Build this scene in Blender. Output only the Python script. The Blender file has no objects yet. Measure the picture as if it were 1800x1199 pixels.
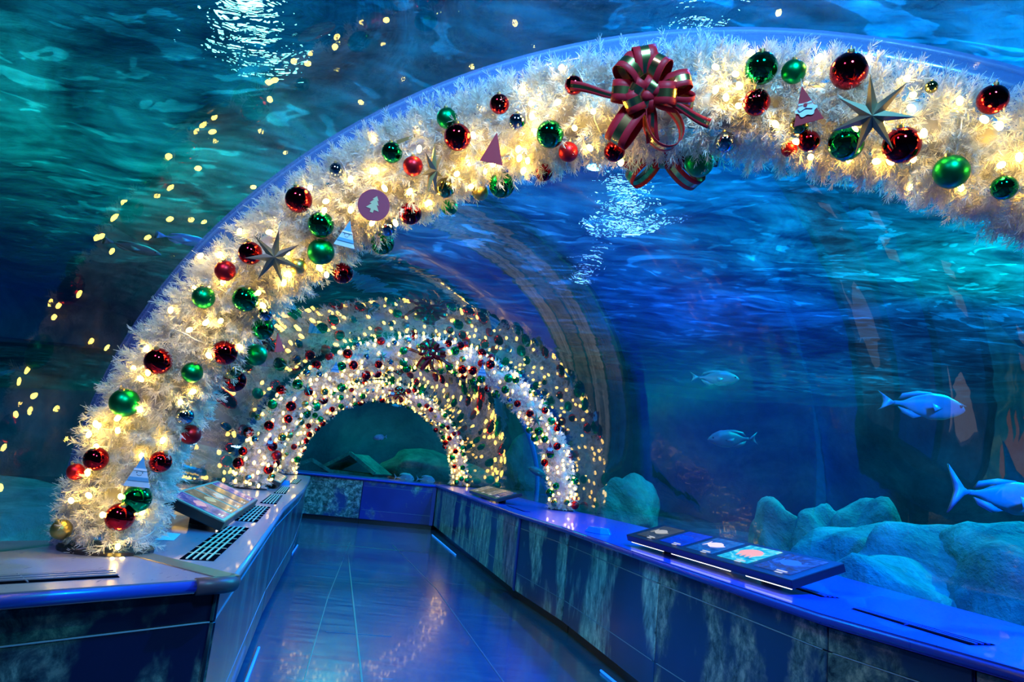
import bpy, bmesh, math, random
import numpy as np
from mathutils import Vector, Matrix
random.seed(7); rng = np.random.default_rng(7)
PI = math.pi
sc = bpy.context.scene
C = bpy.data.collections.new('aquarium'); sc.collection.children.link(C)

# ------------------------------------------------------------------ camera
F_PX, PITCH, ROLL, EYE = 1220.9, 0.1821, 0.1018, 1.367
_F = np.array([0, math.cos(PITCH), math.sin(PITCH)]); _R0 = np.array([1., 0, 0]); _U0 = np.cross(_R0, _F)
_R = math.cos(ROLL)*_R0 + math.sin(ROLL)*_U0; _U = -math.sin(ROLL)*_R0 + math.cos(ROLL)*_U0
cam = bpy.data.cameras.new('camera'); co = bpy.data.objects.new('camera', cam); C.objects.link(co)
cam.sensor_width = 36; cam.lens = F_PX/1800*36; cam.clip_end = 200; cam.clip_start = .05
co.matrix_world = Matrix(((_R[0], _U[0], -_F[0], 0), (_R[1], _U[1], -_F[1], 0), (_R[2], _U[2], -_F[2], EYE), (0, 0, 0, 1)))
sc.camera = co
def ray(px, py):
    d = _R*((px-900)/F_PX) - _U*((py-599.5)/F_PX) + _F
    return d/np.linalg.norm(d)
EYEP = np.array([0, 0, EYE])
def at(px, py, dist): return EYEP + ray(px, py)*dist

# ------------------------------------------------------------------ world, light, exposure
w = bpy.data.worlds.new('world'); sc.world = w; w.use_nodes = True
w.node_tree.nodes['Background'].inputs[0].default_value = (0.004, 0.035, 0.11, 1)
w.node_tree.nodes['Background'].inputs[1].default_value = .35
sc.view_settings.view_transform = 'Standard'; sc.view_settings.look = 'None'
sc.view_settings.exposure = 0.0; sc.view_settings.gamma = 1
sc.cycles.max_bounces = 10; sc.cycles.transparent_max_bounces = 24; sc.cycles.glossy_bounces = 4
sc.cycles.diffuse_bounces = 2; sc.cycles.transmission_bounces = 4
sc.cycles.sample_clamp_indirect = 3.0; sc.cycles.caustics_reflective = False; sc.cycles.caustics_refractive = False
def area(name, loc, target, size, power, col, spread=PI):
    l = bpy.data.lights.new(name, 'AREA'); l.energy = power; l.color = col; l.size = size; l.shape = 'DISK'; l.spread = spread
    o = bpy.data.objects.new(name, l); C.objects.link(o); o.location = loc
    o.rotation_euler = (Vector(target)-Vector(loc)).to_track_quat('-Z', 'Y').to_euler()
    return o
def spot(name, loc, target, power, col, ang=2.7):
    l = bpy.data.lights.new(name, 'SPOT'); l.energy = power*4; l.color = col; l.shadow_soft_size = 0; l.spot_size = ang; l.spot_blend = .6
    o = bpy.data.objects.new(name, l); C.objects.link(o); o.location = loc; o.rotation_euler = (Vector(target)-Vector(loc)).to_track_quat('-Z', 'Y').to_euler(); return o
spot('blue_tank_lamp', (3.2, 4.3, 7.5), (2.2, 4.5, 3), 2100, (.0, .20, .95))
spot('blue_tank_lamp', (3.2, 11.5, 7.5), (1.2, 11, 2), 1000, (.0, .11, 1))
spot('blue_tank_lamp', (9.5, 9, 7.5), (7, 10, 0), 1900, (.0, .30, .9))
spot('blue_tank_lamp', (-1.2, 9.2, 7.5), (-1.0, 9, 2), 350, (.06, .15, 1), 1.7)
spot('teal_tank_light', (-4.8, 8.0, 7.5), (-4.6, 8.5, 0), 850, (.0, .62, .5))
spot('teal_tank_light', (-4.0, 20, 7.5), (-2, 17.5, 0), 900, (.0, .7, .5))
spot('teal_tank_light', (7.5, 7.5, 7.5), (4.5, 5.5, 0), 2000, (.0, .85, .75), 2.2)  # added light, turns the rocks on the right teal
spot('blue_tank_lamp', (8.5, 18, 7.5), (8, 20, 0), 600, (.0, .38, .8))  # added light, lifts the dark stretch of tank wall on the right
# unseen fill lights added under the water surface behind the walkway's near end
area('lavender_fill_light', (-1.8, -.6, 4.1), (-1.5, 4.0, 1.4), .5, 50, (.45, .40, .9), 2.0)
area('cool_fill_light', (.6, -1.2, 4.1), (-.6, 7.5, .8), .5, 75, (.12, .45, .75), 1.0)
area('blue_fill_light', (3.6, 1.0, 4.1), (1.4, 4.4, .9), .5, 150, (.0, .10, 1), 1.0)
# ------------------------------------------------------------------ materials
def mat(name, base=(.5, .5, .5), rough=.5, metal=0, emit=None, es=0, coat=0, spec=.5, alpha=1, trans=0):
    m = bpy.data.materials.new(name); m.use_nodes = True
    b = m.node_tree.nodes['Principled BSDF']
    b.inputs['Base Color'].default_value = (*base, 1); b.inputs['Roughness'].default_value = rough
    b.inputs['Metallic'].default_value = metal; b.inputs['Coat Weight'].default_value = coat
    b.inputs['Specular IOR Level'].default_value = spec; b.inputs['Alpha'].default_value = alpha
    b.inputs['Transmission Weight'].default_value = trans
    if emit: b.inputs['Emission Color'].default_value = (*emit, 1); b.inputs['Emission Strength'].default_value = es
    return m
class NT:
    def __init__(s, m): s.t = m.node_tree; s.n = s.t.nodes; s.b = s.n.get('Principled BSDF')
    def add(s, k, **kw):
        n = s.n.new(k)
        for a, v in kw.items(): setattr(n, a, v)
        return n
    def link(s, a, b): s.t.links.new(a, b)
    def coord(s, kind='Object', scale=(1, 1, 1), loc=(0, 0, 0), rot=(0, 0, 0)):
        c = s.add('ShaderNodeTexCoord'); mp = s.add('ShaderNodeMapping')
        mp.inputs['Scale'].default_value = scale; mp.inputs['Location'].default_value = loc; mp.inputs['Rotation'].default_value = rot
        s.link(c.outputs[kind], mp.inputs['Vector']); return mp.outputs[0]
    def noise(s, vec, scale, detail=4, rough=.55, dist=0):
        n = s.add('ShaderNodeTexNoise'); n.inputs['Scale'].default_value = scale; n.inputs['Detail'].default_value = detail
        n.inputs['Roughness'].default_value = rough; n.inputs['Distortion'].default_value = dist
        s.link(vec, n.inputs['Vector']); return n.outputs['Fac']
    def ramp(s, fac, stops, interp='LINEAR'):
        r = s.add('ShaderNodeValToRGB'); e = r.color_ramp.elements; r.color_ramp.interpolation = interp
        while len(e) < len(stops): e.new(.5)
        for i, (p, c) in enumerate(stops):
            e[i].position = p; e[i].color = (*c, 1) if len(c) == 3 else c
        s.link(fac, r.inputs[0]); return r.outputs[0]
    def mix(s, f, a, b, mode='MIX'):
        n = s.add('ShaderNodeMix', data_type='RGBA', blend_type=mode)
        for i, v in ((0, f), (6, a), (7, b)):
            if hasattr(v, 'links') or hasattr(v, 'is_linked'): s.link(v, n.inputs[i])
            else: n.inputs[i].default_value = v if i == 0 else (*v, 1)
        return n.outputs[2]
    def math(s, op, a, b=0):
        n = s.add('ShaderNodeMath', operation=op)
        for i, v in ((0, a), (1, b)):
            if hasattr(v, 'is_linked'): s.link(v, n.inputs[i])
            else: n.inputs[i].default_value = v
        return n.outputs[0]
    def bump(s, h, strength=.3, dist=.02):
        n = s.add('ShaderNodeBump'); n.inputs['Strength'].default_value = strength; n.inputs['Distance'].default_value = dist
        s.link(h, n.inputs['Height']); return n.outputs[0]
W3 = (1., 1., 1.)
def g(v): return (v, v, v)

def m_foliage():
    m = mat('white_tinsel_needles', (.88, .84, .77), .45, spec=.3); t = NT(m)
    tr = t.add('ShaderNodeBsdfTranslucent'); tr.inputs[0].default_value = (.88, .84, .77, 1)
    mx = t.add('ShaderNodeMixShader'); mx.inputs[0].default_value = .4
    out = t.n['Material Output']; t.link(t.b.outputs[0], mx.inputs[1]); t.link(tr.outputs[0], mx.inputs[2]); t.link(mx.outputs[0], out.inputs[0])
    return m
def m_acrylic():
    m = bpy.data.materials.new('clear_acrylic'); m.use_nodes = True; t = NT(m); t.n.remove(t.b)
    tr = t.add('ShaderNodeBsdfTransparent'); tr.inputs[0].default_value = (.86, .95, .97, 1)
    gl = t.add('ShaderNodeBsdfGlossy'); gl.inputs['Roughness'].default_value = 0.0; gl.inputs[0].default_value = (1, 1, 1, 1)
    fr = t.add('ShaderNodeFresnel'); fr.inputs[0].default_value = 1.43
    v = t.coord('Object', (1, 1, 1)); nz = t.noise(v, 1.3, 3, .5, .6)
    bm_ = t.bump(nz, .05, .04); t.link(bm_, gl.inputs['Normal']); t.link(bm_, fr.inputs['Normal'])
    mx = t.add('ShaderNodeMixShader'); t.link(fr.outputs[0], mx.inputs[0]); t.link(tr.outputs[0], mx.inputs[1]); t.link(gl.outputs[0], mx.inputs[2])
    t.link(mx.outputs[0], t.n['Material Output'].inputs[0]); return m
def m_water():
    m = bpy.data.materials.new('rippled_water_surface'); m.use_nodes = True; t = NT(m); t.n.remove(t.b)
    v = t.coord('Object', (1, 1, 1))
    n1 = t.noise(v, .55, 5, .6, 1.2); n2 = t.noise(t.coord('Object', (1, 2.2, 1)), 3.2, 3, .6, .8)
    h = t.math('ADD', n1, t.math('MULTIPLY', n2, .28)); bmp = t.bump(h, .75, .16)
    gl = t.add('ShaderNodeBsdfGlossy'); gl.inputs['Roughness'].default_value = .04; gl.inputs[0].default_value = (.75, .9, 1, 1); t.link(bmp, gl.inputs['Normal'])
    tl = t.add('ShaderNodeBsdfTranslucent'); t.link(bmp, tl.inputs['Normal'])
    foam = t.ramp(t.noise(t.coord('Object', (1, 1.7, 1), (3, 1, 0)), 1.3, 3, .5, 1.4), [(.585, (.22, .22, .22)), (.60, (.55, .55, .55))])
    col = t.mix(1.0, t.ramp(t.math('ADD', t.math('MULTIPLY', n1, .6), t.math('MULTIPLY', t.noise(t.coord('Object', (1, 2.6, 1)), 1.8, 5, .6, .5), .4)), [(.40, (.05, .06, .07)), (.5, (.22, .24, .26)), (.62, (.55, .6, .64))]), foam, 'MULTIPLY')
    col = t.mix(1.0, col, (.95, 1, 1), 'MULTIPLY'); t.link(col, tl.inputs[0])
    tr = t.add('ShaderNodeBsdfTransparent'); tr.inputs[0].default_value = (.8, .95, 1, 1)
    rf = t.add('ShaderNodeBsdfRefraction'); rf.inputs['IOR'].default_value = .75; rf.inputs['Roughness'].default_value = 0; t.link(bmp, rf.inputs['Normal'])
    a = t.add('ShaderNodeMixShader'); a.inputs[0].default_value = .45; t.link(tl.outputs[0], a.inputs[1]); t.link(tr.outputs[0], a.inputs[2])
    c = t.add('ShaderNodeMixShader'); c.inputs[0].default_value = .12; t.link(a.outputs[0], c.inputs[1]); t.link(rf.outputs[0], c.inputs[2])
    b = t.add('ShaderNodeMixShader'); b.inputs[0].default_value = .14; t.link(c.outputs[0], b.inputs[1]); t.link(gl.outputs[0], b.inputs[2])
    t.link(b.outputs[0], t.n['Material Output'].inputs[0]); return m
def m_rock(name, c1, c2, sc_=1.4):
    m = mat(name, c1, .85); t = NT(m); v = t.coord('Object')
    n = t.noise(v, sc_, 8, .65, .4); n2 = t.noise(v, sc_*6, 5, .7)
    col = t.ramp(n, [(.35, tuple(x*.45 for x in c1)), (.5, c1), (.68, c2)]); col = t.mix(.35, col, t.ramp(n2, [(.3, g(.2)), (.7, W3)]), 'MULTIPLY')
    t.link(col, t.b.inputs['Base Color']); t.link(t.bump(t.math('ADD', n, t.math('MULTIPLY', n2, .3)), .9, .12), t.b.inputs['Normal']); return m
def m_mural(name, seed, stretch=(1.3, 1.3, .8), lo=.5, dz=1.1, cols=((.02, .07, .09), (.16, .30, .30), (.42, .55, .48)), base=(.012, .07, .20), sc_=1.3):
    m = mat(name, base, .28, coat=.3); t = NT(m); v = t.coord('Object', stretch, (seed*3.7, seed*1.9, seed*.7))
    msk = t.ramp(t.noise(v, sc_, 5, .6, .3), [(lo, g(0)), (lo+.07, g(1))])
    vd = t.coord('Object', (2.6, 2.6, dz), (seed, 0, 0)); d = t.noise(vd, 4.5, 10, .78, .35)
    rc = t.ramp(d, [(.38, cols[0]), (.5, tuple(min(1, x*1.5) for x in cols[1])), (.62, tuple(min(1, x*1.6) for x in cols[2]))])
    bg = t.ramp(t.noise(v, .8, 2), [(.3, tuple(x*.6 for x in base)), (.75, tuple(x*1.5 for x in base))])
    t.link(t.mix(msk, bg, rc), t.b.inputs['Base Color']); return m
def m_floor():
    m = mat('glossy_blue_vinyl_floor', (.05, .075, .11), .18, coat=.15); t = NT(m)
    v = t.coord('Object', (1, 1, 1)); vs = t.coord('Object', (.8, 5, 1), rot=(0, 0, -.1))
    n = t.noise(vs, 2.5, 6, .65, .3); s = t.noise(v, 12, 6, .7)
    t.link(t.ramp(n, [(.3, (.012, .05, .13)), (.72, (.03, .10, .19))]), t.b.inputs['Base Color'])
    t.link(t.ramp(n, [(.3, g(.14)), (.7, g(.27))]), t.b.inputs['Roughness'])
    t.link(t.bump(t.math('ADD', t.math('MULTIPLY', n, .6), t.math('MULTIPLY', s, .05)), .12, .01), t.b.inputs['Normal']); return m
def m_top(name, base):
    m = mat(name, base, .25, coat=.3); t = NT(m); v = t.coord('Object', (1, 1, 1))
    n = t.noise(v, 5, 5, .6); s = t.noise(t.coord('Object', (30, 3, 3)), 3, 3, .6)
    t.link(t.mix(n, tuple(x*.92 for x in base), tuple(min(1, x*1.06) for x in base)), t.b.inputs['Base Color'])
    t.link(t.ramp(s, [(.3, g(.27)), (.8, g(.34))]), t.b.inputs['Roughness']); return m
def m_ribbon():
    m = mat('red_ribbon_gold_stripe', (.35, .01, .02), .42, spec=.2); t = NT(m)
    c = t.add('ShaderNodeUVMap'); sx = t.add('ShaderNodeSeparateXYZ'); t.link(c.outputs[0], sx.inputs[0])
    st = t.ramp(sx.outputs[1], [(0, g(0)), (.32, g(1)), (.68, g(0))], 'CONSTANT')
    t.link(t.mix(st, (.40, .008, .018), (.80, .58, .20)), t.b.inputs['Base Color']); t.link(st, t.b.inputs['Metallic'])
    t.link(t.ramp(st, [(0, g(.5)), (1, g(.22))]), t.b.inputs['Roughness']); return m
def m_fish(name, top, belly):
    m = mat(name, top, .45); t = NT(m); v = t.coord('Generated'); sx = t.add('ShaderNodeSeparateXYZ'); t.link(v, sx.inputs[0])
    n = t.noise(v, 9, 3); f = t.math('ADD', sx.outputs[2], t.math('MULTIPLY', t.math('SUBTRACT', n, .5), .15))
    t.link(t.ramp(f, [(.3, belly), (.6, top)]), t.b.inputs['Base Color']); return m
M = {}; M['core'] = mat('shade_grey_core', (.5, .49, .48), .8)  # core greyed to stand in for shade between the needles
M['needle'] = m_foliage(); M['acrylic'] = m_acrylic(); M['water'] = m_water(); M['floor'] = m_floor()
M['bulb'] = mat('warm_light_bulb', (1, .8, .4), .4, emit=(1., .60, .075), es=84)
M['bulb_small'] = mat('warm_light_bulb_small', (1, .8, .4), .4, emit=(1., .60, .09), es=7)
M['cable'] = mat('clear_white_cable', (.75, .74, .7), .35)
for k, col in dict(red=(.62, .012, .02), green=(.0, .30, .085), gold=(.62, .47, .14), silver=(.42, .46, .48)).items():
    M[k+'_glossy'] = mat(k+'_mirror_glass', col, .06, 1); M[k+'_matte'] = mat(k+'_satin_glass', col, .36, 1 if k != 'red' else .8)
M['cap'] = mat('gold_cap', (.8, .65, .3), .3, 1)
M['star'] = mat('brushed_pewter_gold', (.30, .28, .20), .38, .9)
M['starlit'] = mat('brushed_gold', (.5, .42, .2), .38, .9)
M['felt_red'] = mat('dark_red_felt', (.50, .035, .05), .8); M['felt_maroon'] = mat('maroon_felt', (.38, .05, .09), .8)
M['felt_white'] = mat('white_felt', (.8, .82, .84), .8); M['felt_blue'] = mat('pale_blue_felt', (.10, .36, .58), .8); M['felt_pale'] = mat('ice_blue_felt', (.55, .68, .78), .8)
M['black'] = mat('black_plastic', (.012, .012, .014), .35); M['ink'] = mat('dark_ink', (.02, .02, .03), .6); M['skin'] = mat('pink_felt', (.8, .5, .42), .8)
M['ribbon'] = m_ribbon(); M['tan_felt'] = mat('tan_felt', (.62, .5, .3), .8)
M['top_l'] = m_top('lavender_grey_laminate', (.24, .25, .36)); M['top_r'] = m_top('blue_lit_laminate', (.02, .05, .50))  # top_r has the blue light on the counter put into its colour
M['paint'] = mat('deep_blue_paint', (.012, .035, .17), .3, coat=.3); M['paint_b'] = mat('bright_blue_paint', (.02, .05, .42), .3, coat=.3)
M['seam'] = mat('pale_scuffed_edge', (.22, .34, .48), .5)
M['led'] = mat('blue_led_strip', (.1, .4, 1), .4, emit=(.01, .22, 1), es=.9)
M['whiteled'] = mat('white_led_strip', (1, 1, 1), .4, emit=(.95, .95, .8), es=1.6)
M['steel'] = mat('scratched_grey_trim', (.33, .31, .27), .38, .8); M['dark_trim'] = mat('dark_rubber_trim', (.05, .05, .07), .4)
M['bar'] = mat('cream_grille_bar', (.75, .7, .5), .4); M['hole'] = mat('vent_shade_black', (.002, .003, .006), 1, spec=0)  # flat black plate colour painting the shade inside the vents
M['bezel'] = mat('grey_display_bezel', (.30, .30, .26), .4); M['joint'] = mat('acrylic_joint_rim', (.10, .20, .50), .2, alpha=.6, coat=.6)
M['joint_edge'] = mat('acrylic_joint_edge', (.35, .6, .7), .12, coat=1)
M['paper'] = mat('pale_paper', (.5, .68, .75), .6); M['blueplastic'] = mat('blue_acrylic_block', (.05, .28, .8), .2, coat=.5)

# ------------------------------------------------------------------ mesh helpers
def tag(o, label=None, cat=None, group=None, kind=None):
    for k, v in (('label', label), ('category', cat), ('group', group), ('kind', kind)):
        if v: o[k] = v
    return o
def link(name, me, m, parent=None, smooth=False, loc=None):
    if m is not None:
        for x in (m if isinstance(m, (list, tuple)) else [m]): me.materials.append(x)
    if smooth: me.polygons.foreach_set('use_smooth', [True]*len(me.polygons))
    o = bpy.data.objects.new(name, me); C.objects.link(o)
    if parent is not None: o.parent = parent
    if loc is not None: o.location = loc
    return o
def raw(name, V, Fc, m=None, parent=None, smooth=False, loc=None):
    me = bpy.data.meshes.new(name); me.from_pydata([tuple(map(float, v)) for v in V], [], [tuple(map(int, f)) for f in Fc]); me.update()
    return link(name, me, m, parent, smooth, loc)
def tris(name, V, m, parent=None, nverts=3):
    """V: (n,3or4,3) array of separate polygons"""
    n, k = V.shape[:2]; me = bpy.data.meshes.new(name)
    me.vertices.add(n*k); me.vertices.foreach_set('co', V.reshape(-1).astype(np.float32))
    me.loops.add(n*k); me.loops.foreach_set('vertex_index', np.arange(n*k, dtype=np.int32))
    me.polygons.add(n); me.polygons.foreach_set('loop_start', np.arange(0, n*k, k, dtype=np.int32))
    me.update(calc_edges=True); me.validate(); return link(name, me, m, parent)
def empty(name, loc=(0, 0, 0)):
    o = bpy.data.objects.new(name, None); C.objects.link(o); o.location = loc; o.empty_display_size = .1; return o
def frommat(o, mx): o.matrix_world = mx; return o
class B:
    def __init__(s): s.v = []; s.f = []
    def box(s, c, d, R=None):
        k = len(s.v); c = np.array(c, float)
        for x in (-.5, .5):
            for y in (-.5, .5):
                for z in (-.5, .5):
                    p = np.array([x*d[0], y*d[1], z*d[2]]); s.v.append(c+(R@p if R is not None else p))
        for f in ((0, 1, 3, 2), (4, 6, 7, 5), (0, 4, 5, 1), (2, 3, 7, 6), (0, 2, 6, 4), (1, 5, 7, 3)): s.f.append([k+i for i in f])
        return s
    def prism(s, poly, z0, z1):
        """poly: xy list; closed prism"""
        k = len(s.v); n = len(poly)
        for x, y in poly: s.v.append(np.array([x, y, z0]))
        for x, y in poly: s.v.append(np.array([x, y, z1]))
        s.f.append([k+i for i in range(n)][::-1]); s.f.append([k+n+i for i in range(n)])
        for i in range(n): j = (i+1) % n; s.f.append([k+i, k+j, k+n+j, k+n+i])
        return s
    def hull6(s, P):  # 8 points: bottom quad then top quad
        k = len(s.v); s.v += [np.array(p, float) for p in P]
        for f in ((3, 2, 1, 0), (4, 5, 6, 7), (0, 1, 5, 4), (1, 2, 6, 5), (2, 3, 7, 6), (3, 0, 4, 7)): s.f.append([k+i for i in f])
        return s
    def sweep(s, P, r, n=8, caps=True):
        P = np.array(P, float); T = np.gradient(P, axis=0); T /= np.linalg.norm(T, axis=1)[:, None]+1e-12
        k = len(s.v); up = np.array([0, 0, 1.]) if abs(T[0, 2]) < .9 else np.array([1., 0, 0]); a = np.cross(T[0], up); a /= np.linalg.norm(a)
        rr = r if hasattr(r, '__len__') else [r]*len(P)
        for i, p in enumerate(P):
            a = a-T[i]*(a@T[i]); a /= np.linalg.norm(a); b = np.cross(T[i], a)
            for j in range(n): th = 2*PI*j/n; s.v.append(p+rr[i]*(a*math.cos(th)+b*math.sin(th)))
        for i in range(len(P)-1):
            for j in range(n): j2 = (j+1) % n; s.f.append([k+i*n+j, k+i*n+j2, k+(i+1)*n+j2, k+(i+1)*n+j])
        if caps: s.f.append([k+j for j in range(n)][::-1]); s.f.append([k+(len(P)-1)*n+j for j in range(n)])
        return s
    def build(s, name, m, parent=None, smooth=False, bevel=0, loc=None):
        o = raw(name, s.v, s.f, m, parent, smooth, loc)
        if bevel:
            md = o.modifiers.new('bevel', 'BEVEL'); md.width = bevel; md.segments = 3; md.limit_method = 'ANGLE'; md.angle_limit = .7
        return o

# ------------------------------------------------------------------ arches and tunnel geometry
ARCH = [(0.4167, 2.2262, -0.3165, 2.0144, 1.6787), (-0.8371, 8.483, 0.5492, 2.0144, 1.6787), (-2.238, 13.68, 0.82, 2.061, 1.64)]
EX, Z0, HC = 1.9146, .0908, .90
def profile(cx, cy, yaw, rx, rz, k=0, n=96, drop=0):
    t = np.linspace(0, PI, n); ex, z0 = (EX, Z0) if k == 0 else (1.96, .15)
    x = (rx+k)*np.sign(np.cos(t))*abs(np.cos(t))**(2/ex); z = (rz+k-z0+Z0)*np.sin(t)**(2/ex)+z0
    x = np.r_[rx+k, x, -rx-k]; z = np.r_[-drop, z, -drop]+HC
    return np.stack([cx+x*math.cos(yaw), cy+x*math.sin(yaw), z], -1)
def arch_frame(i):
    """arc-length resampled centre line with tangent, outward normal, plane normal (towards the viewer's side)"""
    P = profile(*ARCH[i], n=400); d = np.r_[0, np.cumsum(np.linalg.norm(np.diff(P, axis=0), axis=1))]
    s = np.linspace(0, d[-1], 700); Q = np.stack([np.interp(s, d, P[:, j]) for j in range(3)], -1)
    T = np.gradient(Q, axis=0); T /= np.linalg.norm(T, axis=1)[:, None]
    yaw = ARCH[i][2]; Bn = np.array([math.sin(yaw), -math.cos(yaw), 0]); N = np.cross(Bn, T); N /= np.linalg.norm(N, axis=1)[:, None]
    c = np.array([ARCH[i][0], ARCH[i][1], HC]); 
    if ((Q-c)*N).sum() < 0: N = -N
    return Q, T, N, Bn, d[-1]
FR = [arch_frame(i) for i in range(3)]
def on_tube(i, s, phi, r):
    Q, T, N, Bn, L = FR[i]; k = np.clip(np.asarray(s)*(len(Q)-1), 0, len(Q)-1).astype(int)
    d = np.cos(phi)[..., None]*Bn + np.sin(phi)[..., None]*N[k]
    return Q[k]+d*np.asarray(r)[..., None], d, T[k]
def hit_tube(i, px, py, R):
    """the point of the garland's surface (radius R) that the photo shows at this place"""
    Q, T, N, Bn, L = FR[i]; d = ray(px, py); ts = np.linspace(.8, 22, 2600)
    P = EYEP+ts[:, None]*d; D = np.linalg.norm(P[:, None]-Q[None, ::4], axis=2).min(1); j = np.argmax(D < R)
    if D[j] >= R: j = D.argmin()
    p = P[j]; q = Q[np.linalg.norm(Q-p, axis=1).argmin()]; n = p-q; n /= np.linalg.norm(n)+1e-9
    t = float(ts[j]); return p, n, t*float(d@_F)

# ------------------------------------------------------------------ garlands
def garland(i, label, ntuft, nneedle, nlen, nwid):
    root = empty('garland_arch', tuple(FR[i][0][0]*.5+FR[i][0][-1]*.5)); tag(root, label, 'garland', 'white garland arches'); inv = np.array(root.location)
    Q, T, N, Bn, L = FR[i]
    b = B(); b.sweep(Q[::10]-inv, .088, 16); b.build('core', M['core'], root, True)
    for e in (0, -1):
        p = Q[e]-inv; b = B(); b.sweep([p+[0, 0, .001], p+[0, 0, .014]], .17, 24); b.build('base_plate', M['black'], root)
    n = ntuft; s = rng.random(n); phi = rng.random(n)*2*PI
    ringoff = .06+.035*rng.random(n)
    base, d, t = on_tube(i, s, phi, ringoff)
    ax = d*1.0 + t*rng.normal(0, .55, n)[:, None] + np.cross(d, t)*rng.normal(0, .5, n)[:, None] + np.array([0, 0, -.12]); ax /= np.linalg.norm(ax, axis=1)[:, None]
    tl = .085+.055*rng.random(n)
    # keep the tips above the counter tops
    rep = lambda a: np.repeat(a, nneedle, axis=0)
    m_ = n*nneedle; u = .30+.70*rng.random(m_)**.8; A = rep(ax); p0 = rep(base)+A*(rep(tl)*u)[:, None]
    o1 = np.cross(A, rng.normal(size=(m_, 3))); o1 /= np.linalg.norm(o1, axis=1)[:, None]
    al = np.radians(68-38*u+rng.normal(0, 9, m_)); dirn = A*np.cos(al)[:, None]+o1*np.sin(al)[:, None]
    ln = nlen*(.7+.6*rng.random(m_)); tip = p0+dirn*ln[:, None]
    side = np.cross(dirn, rng.normal(size=(m_, 3))); side /= np.linalg.norm(side, axis=1)[:, None]; side *= nwid/2
    mid = (p0+tip)/2+o1*(ln*.06)[:, None]
    keep = np.minimum(p0[:, 2], tip[:, 2]) > HC+.004
    V = np.stack([p0-side*.7, p0+side*.7, tip+side*.45, tip-side*.45], 1)[keep]-inv
    tris('foliage', V, M['needle'], root)
    return root
garland(0, 'large white tinsel garland arch hung with big baubles, closest of the three arches', 8200, 48, .025, .0034)
garland(1, 'white tinsel garland arch standing between the near and the far arch', 3200, 26, .028, .0070)
garland(2, 'smallest white tinsel garland arch, standing farthest down the tunnel', 2200, 18, .032, .0105)

# ------------------------------------------------------------------ fairy lights
def bulb_mesh(r):
    bm = bmesh.new(); bmesh.ops.create_icosphere(bm, subdivisions=2, radius=r)
    for v in bm.verts: v.co.z *= 1.5
    me = bpy.data.meshes.new('bulb'); bm.to_mesh(me); bm.free(); return me
BULB1 = [(207,757),(156,764),(169,785),(246,720),(156,871),(212,873),(207,961),(197,984),(213,984),(154,831),(386,448),(352,450),(421,407),(473,408),(504,443),(505,482),(499,497),(562,472),(574,483),(362,567),(388,564),(333,580),(454,515),(462,537),(257,613),(367,625),(422,610),(260,655),(247,666),(317,707),(207,735),(168,745),(339,689),(573,354),(570,370),(616,315),(616,369),(676,331),(720,337),(755,356),(803,306),(737,262),(832,238),(867,289),(913,278),(828,328),(933,182),(695,392),(654,392),(561,468),(935,205),(980,180),(1043,196),(911,262),(1037,260),(1088,219),(1092,286),(920,300),(1258,158),(1276,171),(987,119),(1298,186),(1320,93),(1258,118),(1300,150),(1293,130),(1363,218),(1440,102),(1527,106),(1595,137),(1605,167),(1602,190),(1400,249),(1425,276),(1565,284),(1605,278),(1540,284),(1624,234),(1502,228),(1687,177),(1730,210),(1760,290),(1010,225),(660,300),(545,330),(300,545),(180,905),(250,900),(125,880)]
def light_string(i, label, bm_mesh, bmat, n_rand, pts=(), front=.75):
    root = empty('fairy_light_string', tuple(FR[i][0][0])); inv = np.array(root.location)
    tag(root, label, 'fairy lights', 'fairy lights on the garlands')
    P = []
    for (x, y) in pts:
        p, n, d = hit_tube(i, x, y, .205); P.append(p)
    tries = 0; rr = np.random.default_rng(40+i)
    while len(P) < n_rand+len(pts) and tries < 20000:
        tries += 1; s = rr.random(); phi = rr.uniform(-1.75, 1.75) if rr.random() < front else rr.random()*2*PI
        p = on_tube(i, np.array([s]), np.array([phi]), np.array([(.115 if pts else .165)+.04*rr.random()]))[0][0]
        if p[2] < HC+.03: continue
        if all((p-q)@(p-q) > .055**2 for q in P[-220:]): P.append(p)
    # cable winding round the garland
    k = np.linspace(0, 1, 900); c, _, _ = on_tube(i, k*.998+.001, k*2*PI*26, .15+.012*np.sin(k*300)); c[:, 2] = np.maximum(c[:, 2], HC+.012)
    B().sweep(c-inv, .0022, 5).build('cable', M['cable'], root, True)
    bm_mesh.materials.append(bmat)
    for p in P[:95]:
        o = bpy.data.objects.new('bulb', bm_mesh); C.objects.link(o); o.parent = root; o.location = p-inv
        o.rotation_euler = (rr.uniform(-1, 1), rr.uniform(-1, 1), 0)
    if len(P) > 95:
        bv = np.array([v.co for v in bm_mesh.vertices]); bf = np.array([list(p.vertices) for p in bm_mesh.polygons]); V = []; F = []
        for j, p in enumerate(P[95:]): V.append(bv+p-inv); F.append(bf+j*len(bv))
        o = raw('small_bulbs', np.concatenate(V), np.concatenate(F), None, root); o.data.materials.clear(); o.data.materials.append(bmat); tag(o, kind='stuff')
    return root
light_string(0, 'warm white fairy lights wound through the large near garland', bulb_mesh(.0092), M['bulb'], 60, BULB1)
light_string(1, 'warm white fairy lights wound through the middle garland arch', bulb_mesh(.0155), M['bulb_small'], 300)
light_string(2, 'warm white fairy lights wound through the far garland arch', bulb_mesh(.019), M['bulb_small'], 260)

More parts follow.
